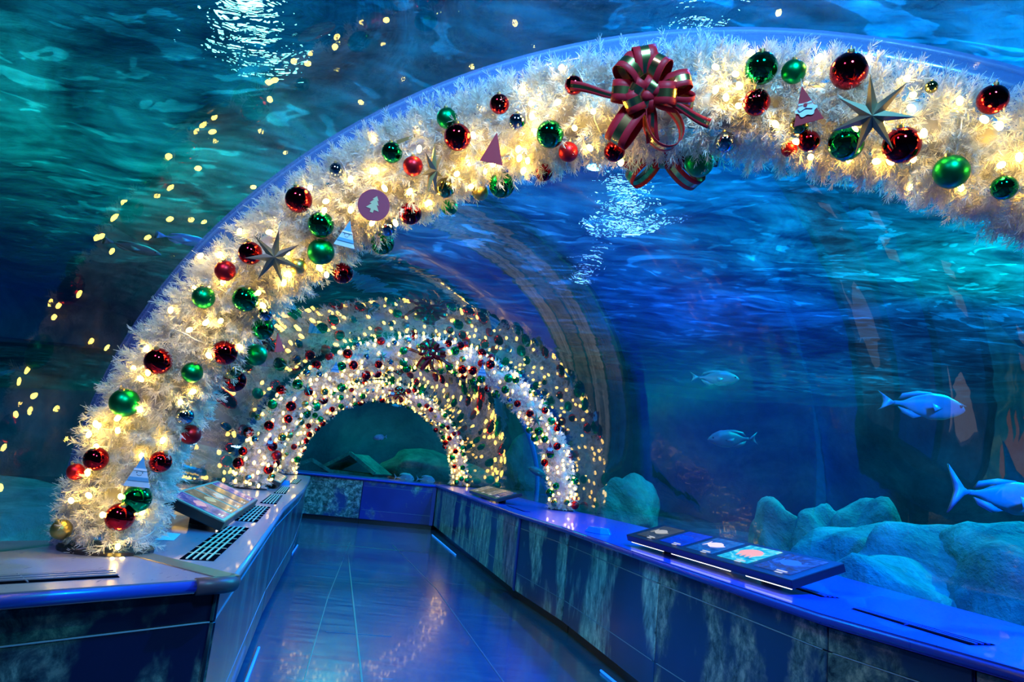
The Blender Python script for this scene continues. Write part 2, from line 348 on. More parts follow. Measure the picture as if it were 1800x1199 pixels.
# ------------------------------------------------------------------ baubles
def ball_mesh(r, fine=True):
    bm = bmesh.new(); bmesh.ops.create_uvsphere(bm, u_segments=32 if fine else 16, v_segments=20 if fine else 10, radius=r)
    me = bpy.data.meshes.new('bauble'); bm.to_mesh(me); bm.free(); me.polygons.foreach_set('use_smooth', [True]*len(me.polygons)); return me
UB = ball_mesh(1.0); UBs = ball_mesh(1.0, False)
def cap_mesh():
    b = B(); b.sweep([(0, 0, .95), (0, 0, 1.02), (0, 0, 1.14)], [.2, .2, .17], 16); me = bpy.data.meshes.new('cap'); me.from_pydata([tuple(v) for v in b.v], [], b.f); me.materials.append(M['cap']); return me
def loop_mesh():
    b = B(); b.sweep([(0, .1*math.sin(t), 1.22+.1*math.cos(t)) for t in np.linspace(PI, 3*PI, 14)], .018, 6); me = bpy.data.meshes.new('hook'); me.from_pydata([tuple(v) for v in b.v], [], b.f); me.materials.append(M['cap']); return me
CAPM, HOOKM = cap_mesh(), loop_mesh(); BM = {}; M['core'] = mat('shade_grey_core', (.5, .49, .48), .8)
for k in ('red', 'green', 'gold', 'silver'):
    for f in ('glossy', 'matte'):
        me = UB.copy(); me.materials.append(M[k+'_'+f]); BM[k, f] = me
        me = UBs.copy(); me.materials.append(M[k+'_'+f]); BM[k, f, 's'] = me
def bauble(p, r, colr, fin, label, group, small=False, hang=(0, 0, 1)):
    o = bpy.data.objects.new('bauble', BM[(colr, fin, 's') if small else (colr, fin)]); C.objects.link(o)
    z = Vector(hang).normalized(); q = z.to_track_quat('Z', 'Y'); o.matrix_world = Matrix.Translation(Vector(p)) @ q.to_matrix().to_4x4() @ Matrix.Diagonal((r, r, r, 1))
    tag(o, label, 'bauble', group)
    if not small:
        for nm, me in (('cap', CAPM), ('hook', HOOKM)):
            c = bpy.data.objects.new(nm, me); C.objects.link(c); c.parent = o
    return o
NEAR = [ # x, y, diameter, colour, finish, what singles it out
(219,708,51,'green','matte','low on the near garland, upper one above the dark silver bauble'),
(325,731,32,'silver','glossy','dark mirror ball at the inner edge of the near garland leg'),
(335,764,36,'red','matte','half sunk in needles just below the dark mirror ball'),
(169,807,42,'red','glossy','on the outer side of the garland leg, left of the snowman ornament'),
(282,812,39,'red','glossy','just right of the snowman ornament on the garland leg'),
(241,877,50,'green','glossy','directly below the snowman ornament near the counter'),
(211,909,50,'red','glossy','lowest red one on the garland leg, under the green bauble'),
(108,931,36,'gold','matte','lowest gold one at the foot of the near garland'),
(133,829,30,'red','matte','sunk in the outer edge of the garland leg above the counter'),
(440,445,42,'red','glossy','behind the left tip of the pewter star'),
(396,476,37,'red','matte','just below and left of the pewter star'),
(564,443,48,'green','matte','just below the snowman tree ornament'),
(525,468,28,'gold','matte','at the right tip of the pewter star'),
(358,523,40,'green','matte','on the outer rim of the garland below the pewter star'),
(431,526,46,'green','glossy','in the middle of the garland below the pewter star'),
(465,552,27,'silver','glossy','small one at the inner edge above two green baubles'),
(462,578,40,'green','glossy','inner edge, between the small silver bauble and the red cone'),
(450,624,40,'green','matte','inner edge, below the red cone'),
(278,635,48,'red','glossy','needles over its face, alone on the left half of the leg'),
(395,620,45,'red','glossy','with needles across its face, left of the green satin bauble'),
(338,655,37,'green','matte','between two red baubles in the middle of the leg'),
(408,652,33,'gold','glossy','small one touching the red bauble at the inner edge'),
(412,669,42,'red','glossy','below the small gold one at the inner edge'),
(786,208,38,'green','matte','touching the top of a large red one left of a felt tree'),
(804,241,49,'red','glossy','large one left of the red felt tree, below a green satin one'),
(878,183,36,'red','glossy','small one above the red felt tree, needles over it'),
(909,214,31,'silver','glossy','upper right of the plain red felt tree'),
(689,268,38,'green','glossy','on the upper rim, left above the orange red satin bauble'),
(726,292,36,'red','matte','touching the gold star seen from the side'),
(783,330,36,'gold','glossy','right below the gold star seen from the side'),
(790,364,30,'green','matte','nearly hidden at the lower rim under the gold mirror bauble'),
(844,338,30,'gold','matte','on the lower rim left of the large green mirror bauble'),
(882,325,47,'green','glossy','on the lower rim below the plain red felt tree'),
(525,351,48,'red','glossy','on the upper rim, left of the brightest bulb'),
(564,395,47,'green','glossy','between the red rim bauble and the snowman tree ornament'),
(592,299,27,'silver','glossy','dark one on the upper rim above the brightest bulb'),
(680,401,30,'silver','glossy','just below the maroon disc with a tree'),
(721,375,41,'red','glossy','right of the maroon disc with a tree'),
(672,427,43,'green','glossy','on the lower rim under the small silver bauble'),
(602,480,38,'red','glossy','on the lower rim below the green satin bauble'),
(967,236,50,'green','glossy','large one midway between the red felt tree and the ribbon bow'),
(999,267,36,'red','matte','just below the large green one left of the bow'),
(956,303,32,'red','glossy','small one on the lower rim, left of a loop of cable'),
(1009,150,34,'red','glossy','near the upper rim left of the ribbon bow, half buried'),
(1080,266,38,'red','glossy','under the left tail of the ribbon bow'),
(1229,286,52,'green','matte','hanging low below the right loop of the ribbon bow'),
(1275,250,37,'silver','glossy','small one on the lower half, right of the ribbon bow'),
(1338,120,58,'green','glossy','large one on the upper rim, above a red bauble'),
(1395,126,43,'green','matte','on the upper rim above the bearded felt face'),
(1492,125,65,'red','glossy','largest one, on the upper rim above the big seven-pointed star'),
(1330,180,48,'red','glossy','directly under the large green rim bauble'),
(1405,221,34,'gold','glossy','peeping out under the bearded felt face'),
(1487,252,62,'green','glossy','large one under the left arm of the big star'),
(1585,255,65,'red','glossy','large one under the right arm of the big star'),
(1672,302,60,'green','matte','large one hanging at the far right lower rim'),
(1422,248,38,'red','glossy','buried in needles left of the big star, on the lower rim'),
(1387,262,28,'red','matte','small dark one on the lower rim below the bearded face'),
(1637,153,22,'gold','glossy','tiny one on the upper right of the big star'),
(1745,175,52,'red','glossy','near the upper rim beyond the far right green bauble'),
(1765,330,44,'green','glossy','below the far right satin bauble, down the right side'),
]
FINW = {'glossy': 'shiny', 'matte': 'satin'}
for (x, y, d, col, fin, tail) in NEAR:
    p, n, t = hit_tube(0, x, y, .185); r = d/2/F_PX*t*.97; p = p-ray(x, y)*.012
    bauble(p, r, col, fin, f'{FINW[fin]} {col} bauble, {tail}', 'baubles on the near garland', hang=(n[0]*.5, n[1]*.5, n[2]*.4+.8))
def small_baubles(i, n, rlo, rhi, word, seed):
    rr = np.random.default_rng(seed); P = []; tries = 0
    while len(P) < n and tries < 9000:
        tries += 1; s = rr.random(); phi = rr.uniform(-1.9, 1.9) if rr.random() < .82 else rr.random()*2*PI
        r = rr.uniform(rlo, rhi); p, dd, t = on_tube(i, np.array([s]), np.array([phi]), np.array([.165+r*.45])); p = p[0]
        if p[2]-r < HC+.02: continue
        if all((p-q)@(p-q) > .12**2 for q in P): P.append(p)
        else: continue
        col = rr.choice(['red', 'green', 'gold', 'silver'], p=[.40, .34, .12, .14]); fin = rr.choice(['glossy', 'matte'], p=[.7, .3])
        if col in ('gold', 'silver'): r *= .75
        part = 'right leg' if s < .28 else 'left leg' if s > .72 else 'crown'
        bauble(p, r, col, fin, f'small {FINW[fin]} {col} bauble on the {part} of the {word} garland arch', f'{FINW[fin]} {col} baubles on the {part} of the {word} arch', small=True)
small_baubles(1, 125, .046, .060, 'middle', 5)
small_baubles(2, 110, .046, .060, 'far', 6)

# ------------------------------------------------------------------ flat and shaped ornaments (local z faces the viewer side)
def facing(p, n=None, spin=0, size=1, tilt=(0, 0)):
    """matrix at p whose +z looks back towards the walkway, +y up"""
    z = Vector(EYEP-p).normalized() if n is None else Vector(n).normalized()
    y = Vector((0, 0, 1)); x = y.cross(z).normalized(); y = z.cross(x)
    return Matrix.Translation(Vector(p)) @ Matrix((x, y, z)).transposed().to_4x4() @ Matrix.Rotation(spin, 4, 'Z') @ Matrix.Rotation(tilt[0], 4, 'X') @ Matrix.Rotation(tilt[1], 4, 'Y') @ Matrix.Scale(size, 4)
def slab(poly, z0, z1):
    return B().prism(poly, z0, z1)
def star_b(R=1., r=.30, h=.17, n=7):
    b = B(); b.v = [np.array([0, 0, h]), np.array([0, 0, -h])]
    for k in range(2*n): a = PI/2+PI*k/n; q = R if k % 2 == 0 else r; b.v.append(np.array([q*math.cos(a), q*math.sin(a), 0.]))
    for k in range(2*n): a, c = 2+k, 2+(k+1) % (2*n); b.f += [[0, a, c], [1, c, a]]
    return b
def star(mx, label, m='star', group=None):
    o = star_b().build('star_ornament', M[m]); o.matrix_world = mx; tag(o, label, 'star ornament', group)
    B().sweep([(0, 1, 0), (0, 1.12, 0), (.04, 1.3, 0)], .012, 5).build('hanging_thread', M['cable'], o); return o
def circle(cx, cy, rx, ry=None, n=20): ry = ry or rx; return [(cx+rx*math.cos(2*PI*k/n), cy+ry*math.sin(2*PI*k/n)) for k in range(n)]
TREE = [(0, .62), (.20, .36), (.10, .36), (.30, .08), (.16, .08), (.42, -.26), (.10, -.26), (.10, -.46), (-.10, -.46), (-.10, -.26), (-.42, -.26), (-.16, .08), (-.30, .08), (-.10, .36), (-.20, .36)]
def cone_face(mx, label, kind, group=None):
    """triangular felt ornament; kind santa / snowman / plain"""
    red = kind != 'snowman'
    o = slab([(0, 1), (.72, -.85), (-.72, -.85)] if red else [(0, .9), (.34, .05), (.36, .05), (.72, -.9), (-.72, -.9), (-.36, .05), (-.34, .05)], -.06, .06).build('felt_tree_ornament', M['felt_red'] if red else M['felt_pale'], bevel=.02)
    o.matrix_world = mx; tag(o, label, 'ornament', group)
    B().sweep([(0, 1, 0), (.02, 1.35, 0)], .012, 5).build('hanging_thread', M['cable'], o)
    if kind == 'santa':
        bp = [(.0+(.48+.05*math.cos(6*a))*math.cos(a), -.17+(.32+.05*math.cos(6*a))*math.sin(a)) for a in np.linspace(0, 2*PI, 48, endpoint=False)]
        slab(bp, .06, .11).build('beard', M['felt_white'], o)
        slab([(-.34, -.04), (-.30, .16), (.30, .16), (.34, -.04)], .11, .125).build('face', M['skin'], o)
        slab([(-.33, .1), (-.3, .18), (-.1, .15), (-.12, .08)], .125, .15).build('eyebrow', M['felt_white'], o); slab([(.12, .08), (.1, .15), (.3, .18), (.33, .1)], .125, .15).build('eyebrow', M['felt_white'], o)
        slab([(-.38, -.05), (-.1, .02), (0, -.04), (.1, .02), (.38, -.05), (.3, -.2), (0, -.1), (-.3, -.2)], .12, .16).build('moustache', M['felt_white'], o)
        slab(circle(0, .04, .09), .12, .18).build('nose', M['felt_red'], o)
    if kind == 'snowman':
        slab([(0, .95), (.30, .10), (-.30, .10)], .06, .09).build('hat', M['felt_blue'], o)
        slab([(-.36, .05), (.36, .05), (.34, .18), (-.34, .18)], .09, .12).build('hat_brim', M['felt_white'], o)
        slab([(-.58, -.55), (.58, -.55), (.5, -.33), (-.5, -.33)], .06, .11).build('scarf', M['felt_blue'], o)
        for sx in (-.15, .15): slab(circle(sx, -.06, .035, n=10), .06, .075).build('eye', M['ink'], o)
        B().sweep([(-.13, -.17, .065), (-.06, -.23, .065), (.06, -.23, .065), (.13, -.17, .065)], .014, 5).build('mouth', M['ink'], o)
    return o
def place(i, px, py, R=.225): return hit_tube(i, px, py, R)
def sz(px, t): return px/2/F_PX*t
def orn(i, px, py, size_px, off=.03):
    p, n, t = hit_tube(i, px, py, .20); return p-ray(px, py)*off, size_px/2/F_PX*t
p, s = orn(0, 482, 452, 92, .05); star(facing(p, size=s*1.05), 'pewter seven-pointed star on the garland between the red rim bauble and counter', group='stars')
p, s = orn(0, 1533, 203, 130, .06); star(facing(p, size=s*1.05, spin=.05), 'big pewter seven-pointed star at the upper right between green and red baubles', group='stars')
p, s = orn(0, 761, 299, 92, .05); star(facing(p, size=s, spin=.06, tilt=(0, 1.15)), 'gold star turned side-on beside the red satin bauble', 'starlit', 'stars')
p, s = orn(0, 246, 829, 50, .09); cone_face(facing(p, size=s*1.15, spin=-.03), 'pale blue snowman tree ornament low on the near garland', 'snowman', 'felt trees')
p, s = orn(0, 610, 411, 50, .05); cone_face(facing(p, size=s, spin=-.08), 'pale blue snowman tree ornament below the maroon disc', 'snowman', 'felt trees')
p, s = orn(0, 1416, 186, 68, .06); cone_face(facing(p, size=s*1.0, spin=.2), 'red felt tree with a white bearded face near the big star', 'santa', 'felt trees')
p, s = orn(0, 868, 262, 56, .06); cone_face(facing(p, size=s, spin=-.08), 'plain dark red felt tree between red and green baubles', 'plain', 'felt trees')
p, s = orn(0, 490, 603, 36, .04); cone_face(facing(p, size=s, spin=.25, tilt=(0, .9)), 'red felt cone ornament turned sideways on the inner edge of the garland', 'plain', 'felt trees')
p, s = orn(0, 657, 361, 54, .06)
o = slab(circle(0, 0, 1, n=40), -.07, .07).build('felt_disc_ornament', M['felt_maroon'], bevel=.02); o.matrix_world = facing(p, size=s, spin=-.2)
tag(o, 'round maroon felt disc with a pale tree cut-out', 'ornament'); slab(TREE, .07, .10).build('tree_shape', M['tan_felt'], o)
p, s = orn(0, 714, 246, 34, .0)
o = slab([(-1, -.18), (1, .02), (1, .3), (-1, .22)], -.04, .04).build('gold_ribbon_tail', M['starlit']); o.matrix_world = facing(p, size=s, spin=.45); tag(o, 'short flat gold ribbon tail on the rim left of the large red bauble', 'ribbon')
for (i, px, py, spx, kind, lab) in [(1, 540, 684, 22, 's', 'small pewter star on the left side of the middle arch crown'), (1, 672, 627, 20, 's', 'small pewter star left of the middle arch bow'), (1, 943, 738, 26, 's', 'small pewter star on the right leg of the middle arch'), (1, 505, 645, 24, 's', 'small pewter star high on the rim of the middle arch'),
        (1, 475, 776, 16, 'santa', 'tiny red felt tree with a white beard on the middle arch left leg'), (1, 967, 788, 18, 'santa', 'tiny red felt tree with a white beard on the middle arch right leg'),
        (1, 590, 645, 18, 'snowman', 'tiny ice blue snowman tree on the left of the middle arch crown'), (1, 848, 650, 20, 'snowman', 'tiny ice blue snowman tree on the right of the middle arch crown'), (2, 690, 690, 14, 'santa', 'tiny red felt tree with a beard at the top of the far arch')]:
    p, s = orn(i, px, py, spx, .07); s *= 1.15
    if kind == 's': star(facing(p, size=s, spin=.1), lab, 'star', 'stars')
    else: cone_face(facing(p, size=s), lab, kind, 'felt trees')

# ribbon bows: every loop a strip with thickness
def strip(C_, Wd, name, parent, th=.0025):
    """ribbon along centres C_ with half-width vectors Wd"""
    n = len(C_); v = []; f = []; uv = []
    for i in range(n):
        for k in range(5): s = -1+k*.5; v.append(C_[i]+Wd[i]*s)
    for i in range(n-1):
        for k in range(4): a = i*5+k; f.append([a, a+1, a+6, a+5])
    o = raw(name, v, f, M['ribbon'], parent, True); ul = o.data.uv_layers.new(name='uv')
    for li, l in enumerate(o.data.loops): vi = l.vertex_index; ul.data[li].uv = (vi//5/n, (vi % 5)/4)
    md = o.modifiers.new('thick', 'SOLIDIFY'); md.thickness = th; return o
def loop(parent, ang, L, H, roll, wd, lift=0., name='ribbon_loop', curl=0):
    """teardrop loop leaving the knot at angle ang; roll 0 = broad face to the viewer, 90deg = seen edge-on (open hole)"""
    d = np.array([math.cos(ang), math.sin(ang), lift]); d /= np.linalg.norm(d); z = np.array([0, 0, 1.]); z = z-d*(z@d); z /= np.linalg.norm(z); e = np.cross(d, z)
    hb = z*math.cos(roll)+e*math.sin(roll); wv = -z*math.sin(roll)+e*math.cos(roll)
    t = np.linspace(0, 1, 28); al = t*2*PI
    x = L*(1-np.cos(al))/2; h = H*np.sin(al)*np.sin(al/2)**.8*np.sign(1)
    pts = [d*x[i]+hb*(-h[i])+wv*curl*x[i]*math.sin(al[i]) for i in range(28)]
    wds = [wv*wd*(.35+.65*min(1, math.sin(PI*t[i])*1.9)) for i in range(28)]
    return strip(pts, wds, name, parent)
def tail(parent, ang, L, wd, lift=.1, sag=0., name='ribbon_tail'):
    d = np.array([math.cos(ang), math.sin(ang), 0]); e = np.array([-d[1], d[0], 0]); t = np.linspace(0, 1, 16)
    return strip([d*L*k+np.array([0, 0, lift*math.sin(k*PI)+.02])+e*sag*math.sin(k*5) for k in t], [e*wd*(.4+.6*k) for k in t], name, parent)
def bow(mx, label, group='ribbon bows', spec=None):
    r = empty('ribbon_bow'); r.matrix_world = mx; tag(r, label, 'bow', group)
    D = math.radians
    for a, L, H, ro, wd, li in spec or [(D(128), .24, .075, D(35), .036, .30), (D(98), .25, .07, D(10), .038, .15), (D(72), .22, .06, D(-25), .036, .35), (D(172), .20, .06, D(12), .034, .45), (D(205), .15, .06, D(0), .034, .9),
            (D(5), .17, .065, D(-10), .036, .6), (D(22), .24, .05, D(-30), .030, .15), (D(-8), .25, .05, D(30), .030, .1), (D(-122), .30, .065, D(18), .040, .22), (D(-58), .31, .10, D(72), .038, .20), (D(60), .12, .05, 0, .034, 1.2), (D(-100), .10, .05, 0, .034, 1.3), (D(150), .14, .05, 0, .034, 1.1)]:
        loop(r, a, L*.82, H*.9, ro, wd*1.3, li)
    b = B(); b.sweep([(-.03, 0, .05), (0, 0, .06), (.03, 0, .05)], [.026, .03, .026], 12); b.build('knot', M['ribbon'], r, True)
    if spec is None: tail(r, D(176), .34, .022, .04, .015); tail(r, D(-20), .30, .022, .03, .012); tail(r, D(-75), .2, .03, .03, .01)
    return r
p, n, t = hit_tube(0, 1137, 168, .21); bow(facing(p-ray(1137, 168)*.03, size=.72), 'large dark red ribbon bow with gold stripe on the front of the near garland')
D = math.radians
p = at(1165, 262, t/float(ray(1165, 262)@_F)+.36); bow(facing(p, size=.85), 'second red ribbon bow hanging under the near garland behind the big bow', spec=[(D(-132), .24, .05, D(55), .034, .0), (D(-42), .27, .055, D(50), .034, .0), (D(-8), .30, .03, D(10), .03, -.1), (D(-165), .22, .03, D(10), .03, -.1), (D(-90), .10, .03, 0, .03, .1)])
p, n, t = hit_tube(1, 755, 622, .21); bow(facing(p+n*.03, size=.9), 'small red ribbon bow at the top of the middle garland arch')
p, n, t = hit_tube(2, 700, 690, .21); bow(facing(p+n*.03, size=.65), 'tiny red ribbon bow at the top of the far garland arch')

# ------------------------------------------------------------------ tunnel vault
SEC = [(-1.0, -3.0, -.35, 2.02, 1.68), ARCH[0], ARCH[1], ARCH[2], (-6.2, 13.4, 1.45, 2.1, 1.66), (-9.5, 13.1, 1.6, 2.1, 1.66)]
def section(t):
    i = min(int(t), len(SEC)-2); u = t-i; a = np.array(SEC)
    p0, p1, p2, p3 = a[max(i-1, 0)], a[i], a[i+1], a[min(i+2, len(SEC)-1)]
    m1, m2 = (p2-p0)/2*.5, (p3-p1)/2*.5
    h = u*u*u; q = u*u
    return tuple((2*h-3*q+1)*p1+(h-2*q+u)*m1+(-2*h+3*q)*p2+(h-q)*m2)
KV = .21
ts = np.linspace(0, len(SEC)-1, 71); n = 98
V = np.concatenate([profile(*section(t), k=KV, n=n-2, drop=.0) for t in ts]); Fc = [[i*n+j, i*n+j+1, (i+1)*n+j+1, (i+1)*n+j] for i in range(len(ts)-1) for j in range(n-1)]
tag(raw('window_1', V, Fc, M['acrylic'], None, True), kind='structure')
def rib(name, t, k0, k1, dep, m, edge=None):
    c = section(t); A = profile(*c, k=k0, n=96); D_ = profile(*c, k=k1, n=96); bn = np.array([math.sin(c[2]), -math.cos(c[2]), 0])*dep/2; m_ = len(A)
    V = np.concatenate([A+bn, D_+bn, D_-bn, A-bn]); f = [[a*m_+j, a*m_+j+1, ((a+1) % 4)*m_+j+1, ((a+1) % 4)*m_+j] for j in range(m_-1) for a in range(4)]
    o = tag(raw(name, V, f, m, None, True), kind='structure')
    if edge: tag(B().sweep(D_, .007, 6).build(name+'_edge', edge, o, True))
    return o
rib('trim_1', 1.005, .16, .275, .05, M['joint'], M['joint_edge'])
rib('trim_2', 2.33, .25, .31, .05, M['joint'], M['joint_edge'])
FR_R = np.array([profile(*section(t), k=KV)[0][:2] for t in np.linspace(0, len(SEC)-1, 61)]); FR_L = np.array([profile(*section(t), k=KV)[-1][:2] for t in np.linspace(0, len(SEC)-1, 61)])

# ------------------------------------------------------------------ corridor floor
fb = B(); fb.box((-2.5, 6.5, -.05), (20, 26, .1)); tag(fb.build('floor', M['floor']), kind='structure')
def floorline(name, pts, wd, m, z=.0015):
    b = B()
    for a, c in zip(pts[:-1], pts[1:]):
        a, c = np.array(a, float), np.array(c, float); d = c-a; L = np.linalg.norm(d); a_ = math.atan2(d[1], d[0]); R = np.array([[math.cos(a_), -math.sin(a_), 0], [math.sin(a_), math.cos(a_), 0], [0, 0, 1]])
        mid = (a+c)/2; b.box((mid[0], mid[1], z), (L, wd, .003), R)
    return tag(b.build(name, m), kind='structure')
M['joint_line'] = mat('pale_weld_line', (.07, .12, .17), .35)
floorline('trim_3', [(-2.55, 10.8), (-.95, 10.95)], .03, M['joint_line'])
floorline('trim_4', [(-1.93, 9.9), (-.66, 4.4), (-.3, 2.7)], .012, M['joint_line'])
floorline('trim_5', [(-1.56, 11.5), (-.55, 8.0), (.42, 3.8)], .010, M['joint_line'])
floorline('trim_6', [(-2.2, 11.3), (-1.5, 7), (-1.0, 4.3)], .006, M['joint_line'])
floorline('trim_7', [(-1.2, 5.7), (-.7, 5.75)], .008, M['joint_line'])

# ------------------------------------------------------------------ consoles
def lerp_line(P, u):
    P = np.array(P, float); d = np.r_[0, np.cumsum(np.linalg.norm(np.diff(P, axis=0), axis=1))]; return np.array([np.interp(u*d[-1], d, P[:, k]) for k in range(2)])
def offset(P, d):
    """offset polyline sideways (positive = to the right of travel)"""
    P = np.array(P, float); out = []
    for i in range(len(P)):
        ns = []
        if i > 0: v = P[i]-P[i-1]; v /= np.linalg.norm(v); ns.append(np.array([v[1], -v[0]]))
        if i < len(P)-1: v = P[i+1]-P[i]; v /= np.linalg.norm(v); ns.append(np.array([v[1], -v[0]]))
        n = sum(ns); n /= np.linalg.norm(n); out.append(P[i]+n*d/max(.35, n@ns[0]))
    return np.array(out)
def counter(front, back, side, m, label, name='counter_top', nm=None):
    """front/back polylines of equal count; side=+1 when the body lies right of travel"""
    root = empty(name, (front[0][0], front[0][1], HC)); tag(root, label, 'counter'); inv = np.array(root.location); b = B()
    n = len(front); F_, K_ = np.array(front), np.array(back)
    lo = offset(F_, side*.012)
    for i in range(n-1):
        P = [(*F_[i], HC-.045), (*F_[i+1], HC-.045), (*K_[i+1], HC-.045), (*K_[i], HC-.045), (*F_[i], HC), (*F_[i+1], HC), (*K_[i+1], HC), (*K_[i], HC)]
        b.hull6(np.array(P)-inv)
    o = b.build('top_board', m, root)
    # rounded front nosing
    nz = offset(F_, side*.012); B().sweep(np.c_[nz, np.full(n, HC-.0235)]-inv, .0225, 12).build('nosing', nm or m, root, True)
    return root
def cabinet(f0, f1, k1, k0, side, panel_m, label, group, paint, pil=None):
    """one cabinet body under the counter from f0 to f1 (front) and k0,k1 (back)"""
    f0, f1, k0, k1 = [np.array(v, float) for v in (f0, f1, k0, k1)]; d = f1-f0; L = np.linalg.norm(d); d /= L; nin = np.array([d[1], -d[0]])*side
    r = empty('console_cabinet', (*(f0+f1+k0+k1)/4, 0)); tag(r, label, 'cabinet', group); inv = np.array(r.location)
    a, c = f0+nin*.05+d*.004, f1+nin*.05-d*.004
    body = B().hull6(np.array([(*a, .09), (*c, .09), (*k1, .09), (*k0, .09), (*a, HC-.046), (*c, HC-.046), (*k1, HC-.046), (*k0, HC-.046)])-inv); body.build('body', paint, r)
    a2, c2 = a+nin*.05, c+nin*.05
    B().hull6(np.array([(*a2, .0), (*c2, .0), (*k1, .0), (*k0, .0), (*a2, .09), (*c2, .09), (*k1, .09), (*k0, .09)])-inv).build('toe_kick', M['black'], r)
    def slab_on(u0, u1, z0, z1, t0, t1, nm, m, bev=.003):
        p0, p1 = a+d*u0-nin*t0, a+d*u1-nin*t0; q0, q1 = a+d*u0-nin*t1, a+d*u1-nin*t1
        return B().hull6(np.array([(*q0, z0), (*q1, z0), (*p1, z0), (*p0, z0), (*q0, z1), (*q1, z1), (*p1, z1), (*p0, z1)])-inv).build(nm, m, r, bevel=bev)
    L2 = L-.008
    slab_on(.004, L2-.004, .10, .275, 0, .014, 'lower_panel', panel_m); slab_on(.004, L2-.004, .279, .745, 0, .014, 'main_panel', panel_m); slab_on(.004, L2-.004, .75, .845, 0, .011, 'upper_rail', panel_m)
    for z in (.277, .7475): slab_on(.03, L2-.03, z-.0018, z+.0018, .010, .016, 'edge_line', M['seam'], 0)
    if pil is not None: slab_on(-.02 if pil[0] else L2-.05, .05 if pil[0] else L2+.02, .09, .85, .012, .024, 'pilaster', pil[1])
    return r
RF = [(2.45, .55), (2.02, 1.75), (1.675, 2.53), (1.424, 3.09), (1.053, 4.615), (.656, 6.47), (.261, 7.845), (-.18, 9.8), (-.72, 12.2), (-1.238, 14.5)]
def nearest_back(P, BK, sgn, lo=0):
    out = []
    for i, p in enumerate(P):
        p = np.array(p); a = np.array(P[max(i-1, 0)]); c = np.array(P[min(i+1, len(P)-1)]); d = (c-a)/np.linalg.norm(c-a); nn = np.array([d[1], -d[0]])*sgn
        best = None
        for j in range(len(BK)-1):  # intersect the ray p + s*nn with the footprint line
            e = BK[j+1]-BK[j]; A = np.array([[nn[0], -e[0]], [nn[1], -e[1]]])
            if abs(np.linalg.det(A)) < 1e-9: continue
            s, u = np.linalg.solve(A, BK[j]-p)
            if 0 <= u <= 1 and s > .1 and (best is None or s < best): best = s
        out.append(p+nn*(min(best, 1.7) if best else 1.1))
    return np.array(out)
RB = nearest_back(RF, FR_R, 1); RB[-1] = (-.35, 15.55); RB[-2] = (.1, 12.9) if RB[-2][1] < 11 else RB[-2]
rc = counter(RF, RB+ (RB-np.array(RF))*.03, 1, M['top_r'], 'long glossy blue-lit counter top along the right side of the walkway')
MUR = [m_mural('mural_dark_reef', 1, lo=.42, dz=2.4, cols=((.012, .03, .035), (.06, .11, .10), (.20, .24, .18)), base=(.012, .05, .12)), m_mural('mural_grey_reef', 2, lo=.42, dz=1.9, cols=((.01, .03, .04), (.07, .13, .13), (.26, .30, .26)), base=(.012, .055, .15)),
       m_mural('mural_teal_rock', 3, (1.0, 1.0, .45), .47), m_mural('mural_pale_rock', 4, (1.2, 1.2, .5), .46), m_mural('mural_streaked_rock', 5, (1.2, 1.2, .45), .45, base=(.01, .08, .22)), m_mural('mural_far_rock', 6, (1.1, 1.1, .5), .46)]
RLAB = ['front cabinet of the right counter at the picture edge, dark reef mural', 'right-hand cabinet with dark brown reef mural beside the big display', 'right-hand cabinet with dark reef mural under the big display panel', 'blue cabinet left of the big display, grey rock mural', 'cabinet with pale teal rock mural below the middle arch foot',
        'cabinet with streaked grey rock mural left of the bright pilaster', 'cabinet with tall pale rock mural below the small far display', 'far right cabinet with plain blue corner beside the end wall']
for j in range(1, len(RF)-1):
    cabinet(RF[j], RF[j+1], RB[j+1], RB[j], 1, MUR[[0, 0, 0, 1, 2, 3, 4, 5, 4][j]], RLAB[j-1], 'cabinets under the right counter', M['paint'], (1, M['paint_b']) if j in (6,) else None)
LF = [(-1.85, 1.30), (-.892, 2.558), (-1.643, 5.597), (-2.257, 8.394), (-2.80, 10.6), (-3.30, 12.55)]
LFn = LF[:2]; LFf = LF[1:]
corner_back = np.array([-1.70, 3.05])
LBf = nearest_back(LFf, FR_L, -1); LBf[0] = corner_back; LBf[1] = LBf[1] if LBf[1][0] < -1.9 else (-2.5, 5.3)
LBn = np.array([(-2.55, 1.95), corner_back])
lc = counter(LFf, LBf, -1, M['top_l'], 'long lavender grey counter top with air grilles along the left side')
ln_ = counter(LFn, LBn, -1, M['top_l'], 'short counter top in the left foreground with a slotted vent', nm=M['paint_b'])
mn = m_mural('mural_shaded_corner', 8, lo=.46, dz=2.4, cols=((.008, .02, .025), (.04, .08, .07), (.14, .20, .15)), base=(.004, .008, .035))  # mural colours darkened for the weaker light on this cabinet
M['paint_dark'] = mat('shaded_navy_paint', (.004, .010, .06), .3, coat=.3)  # darker copy of the paint, carries the shade on the left cabinets
cabinet(LFn[0], LFn[1], LBn[1], LBn[0], -1, mn, 'shaded blue cabinet under the short left counter, murky reef mural', 'cabinets under the left counter', M['paint_dark'])
ml = m_mural('mural_left_kelp', 9, (1.5, 1.5, .35), .48, .9, ((.01, .05, .07), (.02, .07, .07), (.07, .13, .12)), (.004, .022, .045))  # mural darkened like the paint, shade put into its colours
LLAB = ['left cabinet next to the near corner, hazy teal mural', 'left cabinet below the second grille, rocky mural', 'left cabinet below the small tilted display', 'last left cabinet before the end wall']
for j in range(len(LFf)-1):
    cabinet(LFf[j], LFf[j+1], LBf[j+1], LBf[j], -1, ml, LLAB[j], 'cabinets under the left counter', M['paint_dark'])
